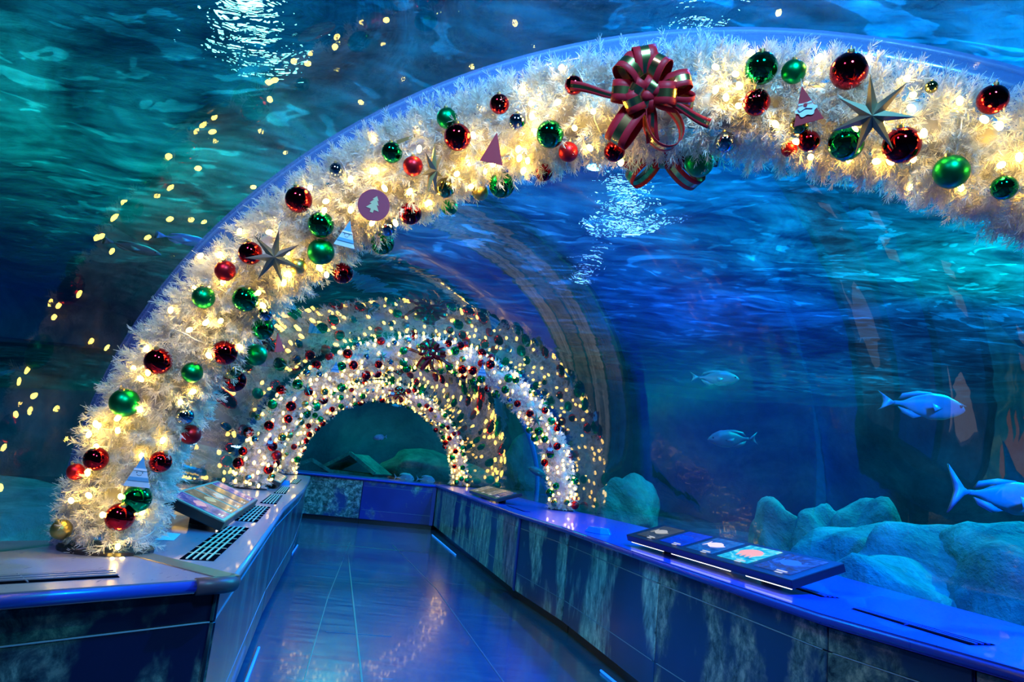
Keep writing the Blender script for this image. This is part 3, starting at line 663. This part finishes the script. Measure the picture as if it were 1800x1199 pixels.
# end wall of the corridor: low cabinets under a blue-lit ledge
EF = [(-7.5, 13.85), (-4.107, 14.217), (-2.7, 14.36), (-1.238, 14.5)]; EB = [(-7.5, 15.3), (-4.0, 15.45), (-2.6, 15.5), (-1.0, 15.55)]
counter(EF, EB, -1, M['top_r'], 'blue-lit ledge across the end of the walkway', 'end_ledge')
mp = m_mural('mural_pebble_rock', 11, (1, 1, 1), .40, 2.6, ((.008, .02, .025), (.05, .10, .09), (.32, .38, .33)), (.01, .05, .20), 1.1)
md_ = m_mural('mural_half_rock', 12, (1, 1, 1), .52, 2.6, ((.02, .06, .06), (.10, .17, .14), (.28, .38, .30)), (.008, .03, .24), .8)
for j in range(3):
    cabinet(EF[j], EF[j+1], EB[j+1], EB[j], -1, [mp, mp, md_][j], ['end wall cabinet hidden past the corner, rocky mural', 'end wall cabinet with dark pebble and rock mural', 'end wall cabinet, deep blue with a pale rock patch'][j], 'cabinets of the end wall', M['paint'], (0, M['paint_b']) if j == 2 else None)

# details on the counters: every detail is a child of its counter
def quadslab(P4, z, th, name, m, parent, grow=0):
    P = np.array(P4, float); inv = np.array(parent.location)[:2] if parent else 0
    c = P.mean(0); P = c+(P-c)*(1+grow); P = P-inv; z0 = z-(parent.location[2] if parent else 0)
    return B().prism([tuple(p) for p in P], z0, z0+th).build(name, m, parent)
def grille(parent, P4, nlong, ncross, wbar, z=HC, mbar='bar'):
    """P4: near-outer, near-inner, far-inner, far-outer corners"""
    q = quadslab(P4, z+.0005, .002, 'grille', M['hole'], parent); P = np.array(P4, float); inv = np.array(parent.location)[:2]; zz = z+.003-parent.location[2]; b = B()
    def bar(a, c, wd, zt):
        d = (c-a); L = np.linalg.norm(d); an = math.atan2(d[1], d[0]); R = np.array([[math.cos(an), -math.sin(an), 0], [math.sin(an), math.cos(an), 0], [0, 0, 1]]); m = (a+c)/2-inv; b.box((m[0], m[1], zt), (L, wd, .004), R)
    for k in range(nlong):
        u = (k+1)/(nlong+1); bar(P[0]*(1-u)+P[1]*u, P[3]*(1-u)+P[2]*u, wbar, zz+.002)
    for k in range(ncross):
        u = (k+1)/(ncross+1); bar(P[0]*(1-u)+P[3]*u, P[1]*(1-u)+P[2]*u, wbar*.35, zz)
    b.build('grating', M[mbar], q)
    return q
grille(lc, [(-1.19, 2.809), (-1.071, 2.842), (-1.353, 4.028), (-1.473, 3.984)], 4, 6, .007)
grille(lc, [(-1.547, 4.322), (-1.422, 4.354), (-1.709, 5.492), (-1.825, 5.466)], 4, 6, .007)
grille(lc, [(-1.887, 5.766), (-1.764, 5.802), (-2.041, 6.869), (-2.146, 6.824)], 4, 6, .007)
grille(lc, [(-2.201, 7.095), (-2.106, 7.177), (-2.414, 8.37), (-2.506, 8.312)], 4, 5, .007)
grille(lc, [(-2.681, 9.268), (-2.60, 9.30), (-2.93, 10.7), (-3.03, 10.66)], 3, 5, .008)
grille(ln_, [(-1.60, 2.03), (-1.50, 1.95), (-1.18, 2.36), (-1.27, 2.47)], 3, 1, .012, mbar='top_l')
for P4 in ([(.14, 9.3), (.22, 9.3), (.42, 8.35), (.34, 8.33)], [(1.66, 3.6), (1.76, 3.62), (1.62, 4.3), (1.54, 4.28)], [(1.80, 2.70), (1.93, 2.75), (1.74, 3.35), (1.66, 3.30)]):
    grille(rc, P4, 3, 1, .014, mbar='top_r')
# corner cap and worn joint strip on the near left corner
inv = np.array(lc.location)
cb, cf = corner_back, np.array(LF[1]); dv = (cb-cf)/np.linalg.norm(cb-cf); nv = np.array([dv[1], -dv[0]])
B().hull6([(*(cf+nv*.035+dv*.0-inv[:2]), .0005), (*(cf-nv*.055-inv[:2]), .0005), (*(cb-nv*.055-inv[:2]), .0005), (*(cb+nv*.035-inv[:2]), .0005), (*(cf+nv*.035-inv[:2]), .004), (*(cf-nv*.055-inv[:2]), .004), (*(cb-nv*.055-inv[:2]), .004), (*(cb+nv*.035-inv[:2]), .004)]).build('joint_strip', M['steel'], lc)
dn = (np.array(LF[0])-cf); dn /= np.linalg.norm(dn); df = (np.array(LF[2])-cf); df /= np.linalg.norm(df)
B().sweep([(*(dn*.13), -.0235), (*(dn*.02), -.0235), (*(df*.01), -.0235), (*(df*.05), -.0235)], .029, 14).build('corner_cap', M['dark_trim'], lc, True)
quadslab([(-1.493, 3.227), (-1.426, 3.268), (-1.50, 3.50), (-1.564, 3.50)], HC+.001, .002, 'paper_note', M['paper'], None).name = 'paper_note'
tag(bpy.data.objects['paper_note'], 'pale paper note lying on the left counter beside the near garland foot', 'paper')
def led(P, label):
    b = B().sweep([(x, y, .011) for x, y in P], .009, 6); tag(b.build('light_strip', M['led'], None, True), label, 'light strip', 'blue floor light strips')
led([(-1.05, 3.15), (-1.50, 5.05)], 'blue light strip at the foot of the left cabinets, closest one')
led([(-2.58, 9.5), (-2.74, 10.3)], 'short blue light strip at the foot of the far left cabinets')
led([(-1.13, 13.6), (-.52, 11.0)], 'blue light strip at the foot of the far right cabinets')
led([(.88, 5.35), (1.02, 4.75), (1.3, 3.6)], 'blue light strip at the foot of the near right cabinets')

# ------------------------------------------------------------------ displays
def picture_mat(name, kind, es):
    m = mat(name, (.02, .02, .02), .15); t = NT(m); v = t.coord('Generated', (1, 1, 1)); n = t.noise(v, 3.5, 5, .6, .8); n2 = t.noise(v, 11, 4, .6)
    st = {'dark': [(.3, (.02, .03, .035)), (.7, (.07, .085, .08))], 'blue': [(.3, (.005, .02, .55)), (.7, (.0, .06, .95))], 'deep': [(.3, (.003, .03, .3)), (.7, (.01, .2, .7))],
          'cyan': [(.3, (.0, .18, .5)), (.5, (.02, .6, .85)), (.62, (.3, .9, .9)), (.72, (.75, .6, .15))], 'night': [(.35, (.03, .03, .09)), (.5, (.01, .06, .45)), (.66, (.03, .16, .9))],
          'violet': [(.35, (.03, .02, .5)), (.5, (.08, .1, .9)), (.65, (.5, .5, 1)), (.75, (.9, .4, .8))], 'silver': [(.35, (.15, .15, .16)), (.5, (.42, .42, .38)), (.66, (.7, .7, .8))], 'olive': [(.35, (.10, .11, .09)), (.6, (.30, .29, .20)), (.7, (.45, .4, .3))]}[kind]
    c = t.ramp(n, st); c = t.mix(.4, c, t.ramp(n2, [(.3, g(.4)), (.7, W3)]), 'MULTIPLY')
    t.link(c, t.b.inputs['Emission Color']); t.b.inputs['Emission Strength'].default_value = es; return m
def flat_shape(poly, P, ux, uy, nrm, lift, name, m, parent):
    b = B(); P = np.array(P, float)
    lo = [P+ux*x+uy*y+nrm*lift for x, y in poly]; hi = [p+nrm*.0012 for p in lo]; b.v = lo+hi; n = len(poly)
    b.f = [list(range(n))[::-1], [n+i for i in range(n)]]+[[i, (i+1) % n, n+(i+1) % n, n+i] for i in range(n)]
    return b.build(name, m, parent)
FISHP = [(-1, .05), (-.7, .12), (-.45, .3), (0, .42), (.45, .33), (.8, .12), (1, .38), (.95, 0), (1, -.34), (.8, -.08), (.45, -.26), (0, -.38), (-.5, -.26), (-.8, -.1)]
JELLY = [(math.cos(a), .8*math.sin(a)) for a in np.linspace(0, PI, 14)]+[(-.75, -.3), (-.7, -.75), (-.45, -.25), (-.3, -.8), (-.05, -.3), (.15, -.8), (.35, -.25), (.6, -.75), (.75, -.3)]
def emat(name, c, s):
    k = 'em_'+name
    if k not in M: M[k] = mat(name, (.02, .02, .02), .3, emit=c, es=s)
    return M[k]
def display(f0, f1, k1, k0, pics, label, th=.045, bez=None, name='information_display', group='lit information displays', underglow=True, es=1.0, z_legs=True):
    """f0,f1 front (low) corners, k0,k1 rear (high) corners of the top face"""
    f0, f1, k0, k1 = [np.array(v, float) for v in (f0, f1, k0, k1)]; r = empty(name, tuple((f0+f1+k0+k1)/4*[1, 1, 0]+[0, 0, HC])); tag(r, label, 'display panel', group); inv = np.array(r.location)
    ux = (f1-f0); L = np.linalg.norm(ux); ux /= L; uy = ((k0-f0)+(k1-f1))/2; uy = uy-ux*(uy@ux); k0, k1 = f0+uy, f1+uy; uy -= ux*(uy@ux); Hh = (np.linalg.norm(uy)); uy /= Hh; nrm = np.cross(ux, uy)
    if nrm[2] < 0: nrm = -nrm
    f0, f1, k0, k1 = f0-inv, f1-inv, k0-inv, k1-inv; dn = -nrm*th
    b = B().hull6([f0+dn, f1+dn, k1+dn, k0+dn, f0, f1, k1, k0]); b.build('case', M['black'], r, bevel=.004)
    bz = bez or M['black']
    P = lambda u, v, l=0: (f0*(1-u)+f1*u)*(1-v)+(k0*(1-u)+k1*u)*v+nrm*l
    for s in (.2, .8):
        p = P(s, .5)+dn; q = p.copy(); q[2] = 0; B().hull6([q+[-.05, -.02, 0.001], q+[.05, -.02, 0.001], q+[.05, .02, 0.001], q+[-.05, .02, 0.001], p+[-.05, -.02, 0], p+[.05, -.02, 0], p+[.05, .02, 0], p+[-.05, .02, 0]]).build('foot', M['black'], r)
    if bez: B().hull6([P(.01, .02, .0), P(.99, .02, 0), P(.99, .98, 0), P(.01, .98, 0), P(.01, .02, .002), P(.99, .02, .002), P(.99, .98, .002), P(.01, .98, .002)]).build('bezel', bez, r)
    n = len(pics); cl = emat('caption_glow', (.7, .75, .8), .8)
    for i, (kind, shp, col) in enumerate(pics):
        u0, u1 = .025+i*(.95/n)+.010, .025+(i+1)*(.95/n)-.022; v0, v1 = .14, .88
        if bez: v0, v1 = .07, .93
        o = B().hull6([P(u0, v0, .002), P(u1, v0, .002), P(u1, v1, .002), P(u0, v1, .002), P(u0, v0, .004), P(u1, v0, .004), P(u1, v1, .004), P(u0, v1, .004)]).build('picture', picture_mat('backlit_picture_'+kind, kind, es), r)
        c = P((u0+u1)/2, .53, .004); w_ = (u1-u0)*L/2
        if shp: flat_shape([(x*w_*.66, y*w_*(.7 if shp is FISHP else .5)) for x, y in shp], c, ux, uy, nrm, .0012, 'picture_animal', emat('glow_'+kind, col, es), o)
        for q in range(2): cp = P(u0+.02+(q*.004), v0-.045+.075*(1-q) if not bez else .1+.05*q, .005); flat_shape([(0, 0), (w_*(.55-.15*q), 0), (w_*(.55-.15*q), .010), (0, .010)], cp, ux, uy, nrm, .0012, 'caption_strip', cl, o)
    if underglow:
        for (a, c) in ((.02, .22), (.30, .66), (.72, .98)):
            p, q = P(a, .06)+dn*1.1, P(c, .06)+dn*1.1; B().sweep([p-[0, 0, .004], q-[0, 0, .004]], .005, 6).build('under_light', M['whiteled'], r)
    return r
display((1.47, 3.51, .975), (1.0, 5.37, .975), (1.23, 5.55, 1.075), (1.76, 3.76, 1.075),
        [('night', FISHP, (.02, .12, .9)), ('cyan', JELLY, (.95, .4, .25)), ('deep', FISHP, (.85, .75, 1.)), ('blue', FISHP, (.0, .03, .7)), ('dark', FISHP, (.42, .42, .38))][::1], 'long black display with five lit animal pictures on the right counter', es=1.05)
display((.009, 9.53, .96), (-.461, 11.8, .96), (-.16, 11.85, 1.07), (.30, 9.95, 1.07), [('night', None, None), ('silver', None, None), ('olive', None, None), ('silver', None, None)], 'smaller black display between the far and middle arch feet', es=.5, underglow=False)
display((-1.369, 3.694, .955), (-1.769, 5.36, .955), (-2.13, 5.58, 1.07), (-1.72, 3.80, 1.07), [('violet', FISHP, (1., .45, .8)), ('olive', FISHP, (.6, .55, .4)), ('silver', FISHP, (.7, .75, 1)), ('olive', None, None), ('violet', None, None)], 'tilted grey display with lit pictures on the left counter', bez=M['bezel'], es=.55, th=.05)
display((-2.35, 7.78, .97), (-2.81, 9.54, .97), (-3.13, 9.65, 1.07), (-2.69, 7.90, 1.07), [('silver', None, None), ('olive', None, None), ('silver', None, None), ('olive', None, None)], 'small tilted grey display on the left counter by the far arch', bez=M['bezel'], es=.5, underglow=False)
# blue blocks
def block(c, ang, L, wd, h, label):
    pts = np.array([(-L/2, -wd/2), (L/2-.05, -wd/2), (L/2, 0), (L/2-.05, wd/2), (-L/2, wd/2)]); R = np.array([[math.cos(ang), -math.sin(ang)], [math.sin(ang), math.cos(ang)]]); lo = pts@R.T; hi = (pts*.72)@R.T; b = B(); n = 5
    b.v = [np.array([*p, 0.001]) for p in lo]+[np.array([*p, h]) for p in hi]; b.f = [list(range(n))[::-1], [n+i for i in range(n)]]+[[i, (i+1) % n, n+(i+1) % n, n+i] for i in range(n)]
    o = b.build('blue_block', M['blueplastic'], bevel=.003, loc=(c[0], c[1], HC)); tag(o, label, 'block', 'blue acrylic blocks'); return o
block((.93, 6.22), -.9, .24, .15, .05, 'translucent blue block on the right counter left of the long display')
block((-2.66, 9.0), 1.8, .26, .11, .05, 'blue block on the left counter beyond the last big grille')

# ------------------------------------------------------------------ the tank
X0, X1, Y0, Y1, ZF, ZS = -15, 17, -6, 27, .30, 4.5
def strip_floor(line, out, name):
    V = []; F = []; n = len(line); m = 14
    for i in range(n):
        for k in range(m):
            u = (k/(m-1)); p = line[i]*(1-u)+out[i]*u; V.append((p[0], p[1], ZF+(.12*math.sin(p[0]*1.3+p[1])+.10*math.sin(p[1]*2.1-p[0]))*min(1, u*6)))
    for i in range(n-1):
        for k in range(m-1): a = i*m+k; F.append([a, a+1, a+m+1, a+m])
    return tag(raw(name, V, F, M['sand'], None, True), kind='structure')
M['sand'] = m_rock('tank_sand', (.10, .17, .18), (.22, .32, .3), .8)
def outer(line, side):
    out = []
    for p in line:
        if side > 0: out.append((X1, min(max(p[1]*1.5-1, Y0), Y1)) if p[0] > -1.2 else (min(X1, (p[0]+1.2)*3.0+X1), Y1))
        else: out.append((X0, max(Y0, p[1]-1.5)))
    return np.array(out, float)
strip_floor(FR_R, outer(FR_R, 1), 'floor_tank_right'); strip_floor(FR_L, outer(FR_L, -1), 'floor_tank_left')
M['wallrock'] = m_rock('tank_wall_rock', (.05, .12, .15), (.12, .24, .24), .28)
def tank_wall():
    pts = []
    for a in np.linspace(-.25, PI+.25, 170):
        c_, s_ = math.cos(a), math.sin(a); q = 2/3.2; pts.append((1+14*math.copysign(abs(c_)**q, c_), 6+19*math.copysign(abs(s_)**q, s_)))
    pts = np.array(pts); V = []; F = []; k = 26; T = np.gradient(pts, axis=0); T /= np.linalg.norm(T, axis=1)[:, None]; d = np.r_[0, np.cumsum(np.linalg.norm(np.diff(pts, axis=0), axis=1))]
    for i, p in enumerate(pts):
        nr = np.array([T[i][1], -T[i][0]]); x = d[i]
        for j in range(k+1):
            z = j/k*(ZS+.5); o = .45*math.sin(x*.8+z*.5)+.3*math.sin(x*1.9+1-z*1.1)+.2*math.sin(z*2.6+2+x*.7)+.1*math.sin(x*4+z*3); q = p+nr*o*.45; V.append((q[0], q[1], z-.1))
    for i in range(len(pts)-1):
        for j in range(k): a = i*(k+1)+j; F.append([a, a+k+1, a+k+2, a+1])
    return tag(raw('wall_tank', V, F, M['wallrock'], None, True), kind='structure')
tank_wall()
# water surface seen from below
nx, ny = 150, 150; xs = np.linspace(X0, X1, nx); ys = np.linspace(Y0, Y1, ny); XX, YY = np.meshgrid(xs, ys, indexing='ij')
ZZ = ZS+.03*np.sin(XX*2.3+YY*1.1)+.025*np.sin(YY*3.1-XX*.8)+.02*np.sin(XX*4.1+YY*3.7+1)
V = np.stack([XX, YY, ZZ], -1).reshape(-1, 3); Fc = [[i*ny+j, (i+1)*ny+j, (i+1)*ny+j+1, i*ny+j+1] for i in range(nx-1) for j in range(ny-1)]
tag(raw('ceiling_water_surface', V, Fc, M['water'], None, True), kind='structure')
# ceiling lamps of the hall above the water
M['lampface'] = mat('blue_white_lamp_face', (1, 1, 1), .4, emit=(.15, .45, 1), es=90); M['lampteal'] = mat('cyan_lamp_face', (1, 1, 1), .4, emit=(.25, 1, .85), es=60)
M['dark'] = mat('dark_hall_ceiling', (.01, .03, .07), .8)
tag(B().box((1, 10.5, 9.2), (34, 36, .1)).build('ceiling_hall', M['dark']), kind='structure')
def hall_lamp(x, y, m, label, r_=.28):
    r = empty('tank_lamp', (x, y, 8.2)); tag(r, label, 'lamp', 'lamps over the tank')
    B().sweep([(0, 0, .0), (0, 0, .35), (0, 0, .5)], [r_*1.1, r_*1.0, r_*.5], 20).build('housing', M['black'], r, True); B().sweep([(0, 0, -.012), (0, 0, -.004)], r_*.98, 20).build('lens', m, r); B().sweep([(0, 0, .5), (0, 0, .94)], .02, 6).build('hanger', M['black'], r)
hall_lamp(1.80, 7.3, M['lampface'], 'blue white lamp glittering through the water above the big bow', .16)
hall_lamp(1.72, 11.3, M['lampface'], 'blue white lamp glittering through the water just under the big bow', .24)
hall_lamp(1.45, 14.6, M['lampface'], 'blue white lamp glittering faintly above the middle arch', .18)
hall_lamp(-3.55, 7.4, M['lampteal'], 'cyan lamp glittering through the water at the top left', .30)

# rocks
def rock(loc, size, seed, m, label, group, sub=4, name='rock'):
    bm = bmesh.new(); bmesh.ops.create_icosphere(bm, subdivisions=sub, radius=1); rr = np.random.default_rng(seed)
    pl = [(lambda v: v/np.linalg.norm(v))(rr.normal(size=3)) for _ in range(16)]; pd = rr.uniform(.62, .95, 16); ph = rr.random(9)*6
    for v in bm.verts:
        c = np.array(v.co)
        for q, d_ in zip(pl, pd):
            e = c@q-d_
            if e > 0: c = c-q*e*.85
        c = c*(1+.07*math.sin(c[0]*5+ph[0])*math.sin(c[1]*6+ph[1])+.035*math.sin(c[2]*9+ph[2]+c[0]*7)+.02*math.sin(c[1]*17+c[2]*13+ph[3])); v.co = Vector(c*np.array(size))
    me = bpy.data.meshes.new(name); bm.to_mesh(me); bm.free(); o = link(name, me, m, None, True, loc); return tag(o, label, 'rock', group)
M['rock_teal'] = m_rock('pale_reef_rock', (.10, .34, .20), (.26, .58, .34), 1.6); M['rock_green'] = m_rock('green_reef_rock', (.06, .20, .14), (.14, .36, .22), 1.2)
G = 'rocks beside the right counter'
def rk(px, py, dist, size, seed, label, m='rock_teal', group=G, drop=None):
    p = at(px, py, dist); top = p[2]+size[2]; lo = min(ZF-.1, p[2]-size[2]); return rock((p[0], p[1], (top+lo)/2), (size[0], size[1], (top-lo)/2), seed, M[m], label, group)
rk(1368, 925, 8.0, (.33, .3, .34), 1, 'small blue rock at the left end of the upper rock row')
rk(1445, 935, 7.9, (.38, .35, .42), 2, 'middle boulder of the upper rock row')
rk(1525, 935, 7.8, (.48, .4, .44), 3, 'big square boulder at the right end of the upper row')
rk(1530, 1010, 6.6, (.68, .5, .46), 4, 'long pale slab rock just behind the display end')
rk(1650, 1045, 6.1, (.70, .6, .50), 5, 'large pale boulder rising behind the counter edge')
rk(1780, 1040, 6.0, (.68, .6, .5), 6, 'pale boulder at the far right edge')
rk(1575, 1078, 5.7, (.60, .4, .44), 16, 'low pale rock touching the glass right of the display')
rk(935, 800, 17.0, (.8, .8, .9), 7, 'dark square reef block behind the tunnel ring', 'rock_green', 'distant reef rocks')
rk(760, 838, 20.0, (2.0, 1.2, .75), 8, 'green mound beyond the end wall on the right', 'rock_green', 'distant reef rocks')
rk(1100, 905, 11.5, (.5, .5, .7), 9, 'dim blue green rock beside the middle arch foot', 'rock_green', 'distant reef rocks')
rk(300, 822, 14.5, (1.3, .9, .6), 10, 'dark green rock beyond the left counter', 'rock_green', 'distant reef rocks')
# sunken planks and crates beyond the end wall
M['wreck'] = m_rock('mossy_wreck_wood', (.10, .28, .20), (.2, .45, .3), 2.0)
def gable(px, py, dist, wd, h, dep, rot, label):
    p = at(px, py, dist); r = empty('sunken_crate', tuple(p)); tag(r, label, 'sunken crate', 'sunken crates beyond the end wall'); r.rotation_euler = (0, 0, rot)
    for s in (-1, 1):
        a, c = np.array([0, 0, h]), np.array([s*wd, 0, 0]); d = c-a; L = np.linalg.norm(d); an = math.atan2(d[2], d[0]); R = np.array([[math.cos(an), 0, -math.sin(an)], [0, 1, 0], [math.sin(an), 0, math.cos(an)]])
        B().box((a+c)/2+[0, dep/2, 0], (L, dep, .04), R).build('side_board', M['wreck'], r)
        B().box((a+c)/2+[0, -.02, .03], (L, .07, .09), R).build('edge_beam', M['wreck'], r)
    B().hull6([(-wd, .1, -.5), (wd, .1, -.5), (wd, dep, -.5), (-wd, dep, -.5), (-wd*.9, .1, 0), (wd*.9, .1, 0), (wd*.9, dep, 0), (-wd*.9, dep, 0)]).build('crate_body', M['wreck'], r)
    return r
gable(545, 829, 19, .55, .28, .8, .3, 'small gabled crate at the left beyond the end wall'); gable(612, 829, 19, .8, .45, .9, -.35, 'larger gabled crate with beams beyond the end wall')
# wooden railing behind the left counter, seen through the acrylic
r = empty('wooden_railing', (-3.6, 8.5, .9)); tag(r, 'low mossy wooden railing behind the left counter display', 'railing')
B().sweep([(.55, -1.6, .12), (-.7, 1.9, .12)], .04, 8).build('rail', M['wreck'], r)
for k in range(7): u = k/6; x, y = .55-1.25*u, -1.6+3.5*u; B().sweep([(x, y, -.5), (x, y, .12)], .03, 8).build('post', M['wreck'], r)

# ------------------------------------------------------------------ fish
def fish(px, py, dist, length, label, m, yaw=0, pitch=0, height=.36, horn=False, flip=1, group='fish in the tank', fork=.5):
    """body swims along +x (flip=-1: -x)"""
    xs = np.linspace(0, 1, 26); up = height/2*np.interp(xs, [0, .04, .12, .3, .5, .72, .86, .92, 1], [.06, .3, .62, .98, 1, .62, .22, .16, .14]); dn_ = height/2*np.interp(xs, [0, .04, .12, .3, .5, .72, .86, .92, 1], [.05, .25, .5, .85, .95, .6, .2, .15, .14]); wd = height*.30*np.interp(xs, [0, .05, .25, .5, .8, 1], [.1, .55, 1, .9, .25, .08])
    n = 16; b = B()
    for i, x in enumerate(xs):
        for j in range(n): a = 2*PI*j/n; z = math.sin(a); b.v.append(np.array([.5-x*.82, wd[i]*math.cos(a), (up[i] if z > 0 else dn_[i])*z]))
    for i in range(25):
        for j in range(n): b.f.append([i*n+j, (i+1)*n+j, (i+1)*n+(j+1) % n, i*n+(j+1) % n])
    b.f.append(list(range(n))); b.f.append([25*n+j for j in range(n)][::-1])
    def fin(poly, th=.008):
        k = len(b.v); q = len(poly); b.v += [np.array([x, th, z]) for x, z in poly]+[np.array([x, -th, z]) for x, z in poly]; b.f += [[k+i for i in range(q)][::-1], [k+q+i for i in range(q)]]+[[k+i, k+(i+1) % q, k+q+(i+1) % q, k+q+i] for i in range(q)]
    h = height
    fin([(-.30, .0), (-.36, .03), (-.50, fork*h*.72), (-.455, .06), (-.44, 0), (-.455, -.06), (-.50, -fork*h*.66), (-.36, -.03)])
    fin([(.22, h*.40), (.10, h*.52), (-.05, h*.51), (-.22, h*.36), (-.27, h*.14), (-.1, h*.30)]); fin([(.02, -h*.36), (-.10, -h*.49), (-.22, -h*.33), (-.27, -h*.12), (-.1, -h*.25)])
    k = len(b.v)
    for s in (1, -1): q = [(.18, wd[8]*s*.9, -.02), (.05, wd[8]*s*1.5, -.07), (.02, wd[8]*s*1.55, .01)]; kk = len(b.v); b.v += [np.array(v) for v in q]+[np.array(v)+[0, .004*s, .006] for v in q]; b.f += [[kk, kk+1, kk+2], [kk+5, kk+4, kk+3], [kk, kk+3, kk+4, kk+1], [kk+1, kk+4, kk+5, kk+2], [kk+2, kk+5, kk+3, kk]]
    if horn: b.sweep([(.36, 0, h*.28), (.44, 0, h*.22), (.52, 0, h*.15)], [.02, .014, .004], 8)
    o = b.build('fish', m, None, True); z = Vector((0, 0, 1)); right = Vector(_R); fw = Vector(at(px, py, 1)-EYEP)
    x = (Vector((1, 0, 0))*flip*math.cos(yaw)+Vector((0, 1, 0))*math.sin(yaw)+z*math.sin(pitch)).normalized(); y = z.cross(x).normalized(); z = x.cross(y)
    o.matrix_world = Matrix.Translation(Vector(at(px, py, dist))) @ Matrix((x, y, z)).transposed().to_4x4() @ Matrix.Scale(length, 4); tag(o, label, 'fish', group)
    e = bpy.data.meshes.new('eye'); bm = bmesh.new()
    for s in (1, -1): bmesh.ops.create_uvsphere(bm, u_segments=10, v_segments=6, radius=.018, matrix=Matrix.Translation((.41, wd[3]*s*.93, h*.10)))
    bm.to_mesh(e); bm.free(); link('eye', e, M['black'], o, True); return o
ft = m_fish('teal_grey_fish_skin', (.06, .22, .16), (.14, .34, .25)); fp = m_fish('pale_fish_skin', (.40, .6, .6), (.6, .75, .7)); fd = m_fish('dim_green_fish_skin', (.03, .10, .10), (.06, .15, .13)); fbm = m_fish('blue_fish_skin', (.06, .22, .5), (.12, .4, .62))
fish(1620, 713, 5.2, .60, 'pale teal unicorn fish with a horn swimming right near the picture edge', ft, height=.30, horn=True, yaw=.1)
fish(1256, 665, 7.5, .50, 'small grey teal fish high in open water right of the middle arch', ft, height=.32, yaw=-.1, pitch=.04)
fish(1288, 772, 8.5, .58, 'dim greenish fish facing left in open water below the small grey one', fd, height=.36, flip=-1, pitch=-.12)
fish(1764, 874, 4.2, .64, 'long teal fish low beside the far right rocks, forked tail towards the display', ft, height=.26, yaw=.2, fork=1.0, pitch=-.03)
fish(322, 421, 7.0, .52, 'slender blue fish above the near garland on the left', fbm, height=.20, pitch=-.08)
fish(232, 435, 7.5, .58, 'dim slender green fish left of the blue one', fd, height=.17, pitch=-.16, flip=1)
fish(668, 769, 16, .32, 'tiny pale green fish framed by the far arch', fp, height=.42, flip=-1, pitch=-.2)
fish(710, 841, 17.2, .50, 'pale oval fish above the end ledge, left of a pair', fp, height=.52, yaw=.2, pitch=-.03, group='fish in the tank')
fish(748, 844, 17.0, .46, 'pale oval fish above the end ledge, right of a pair', fp, height=.5, yaw=.2, pitch=-.05)
fish(697, 713, 15.5, .22, 'tiny white fish just under the top of the far arch', fp, height=.3, flip=-1)
fish(950, 832, 11.0, .42, 'dim green fish heading down beside the middle arch leg', fd, height=.3, flip=-1, pitch=.35)
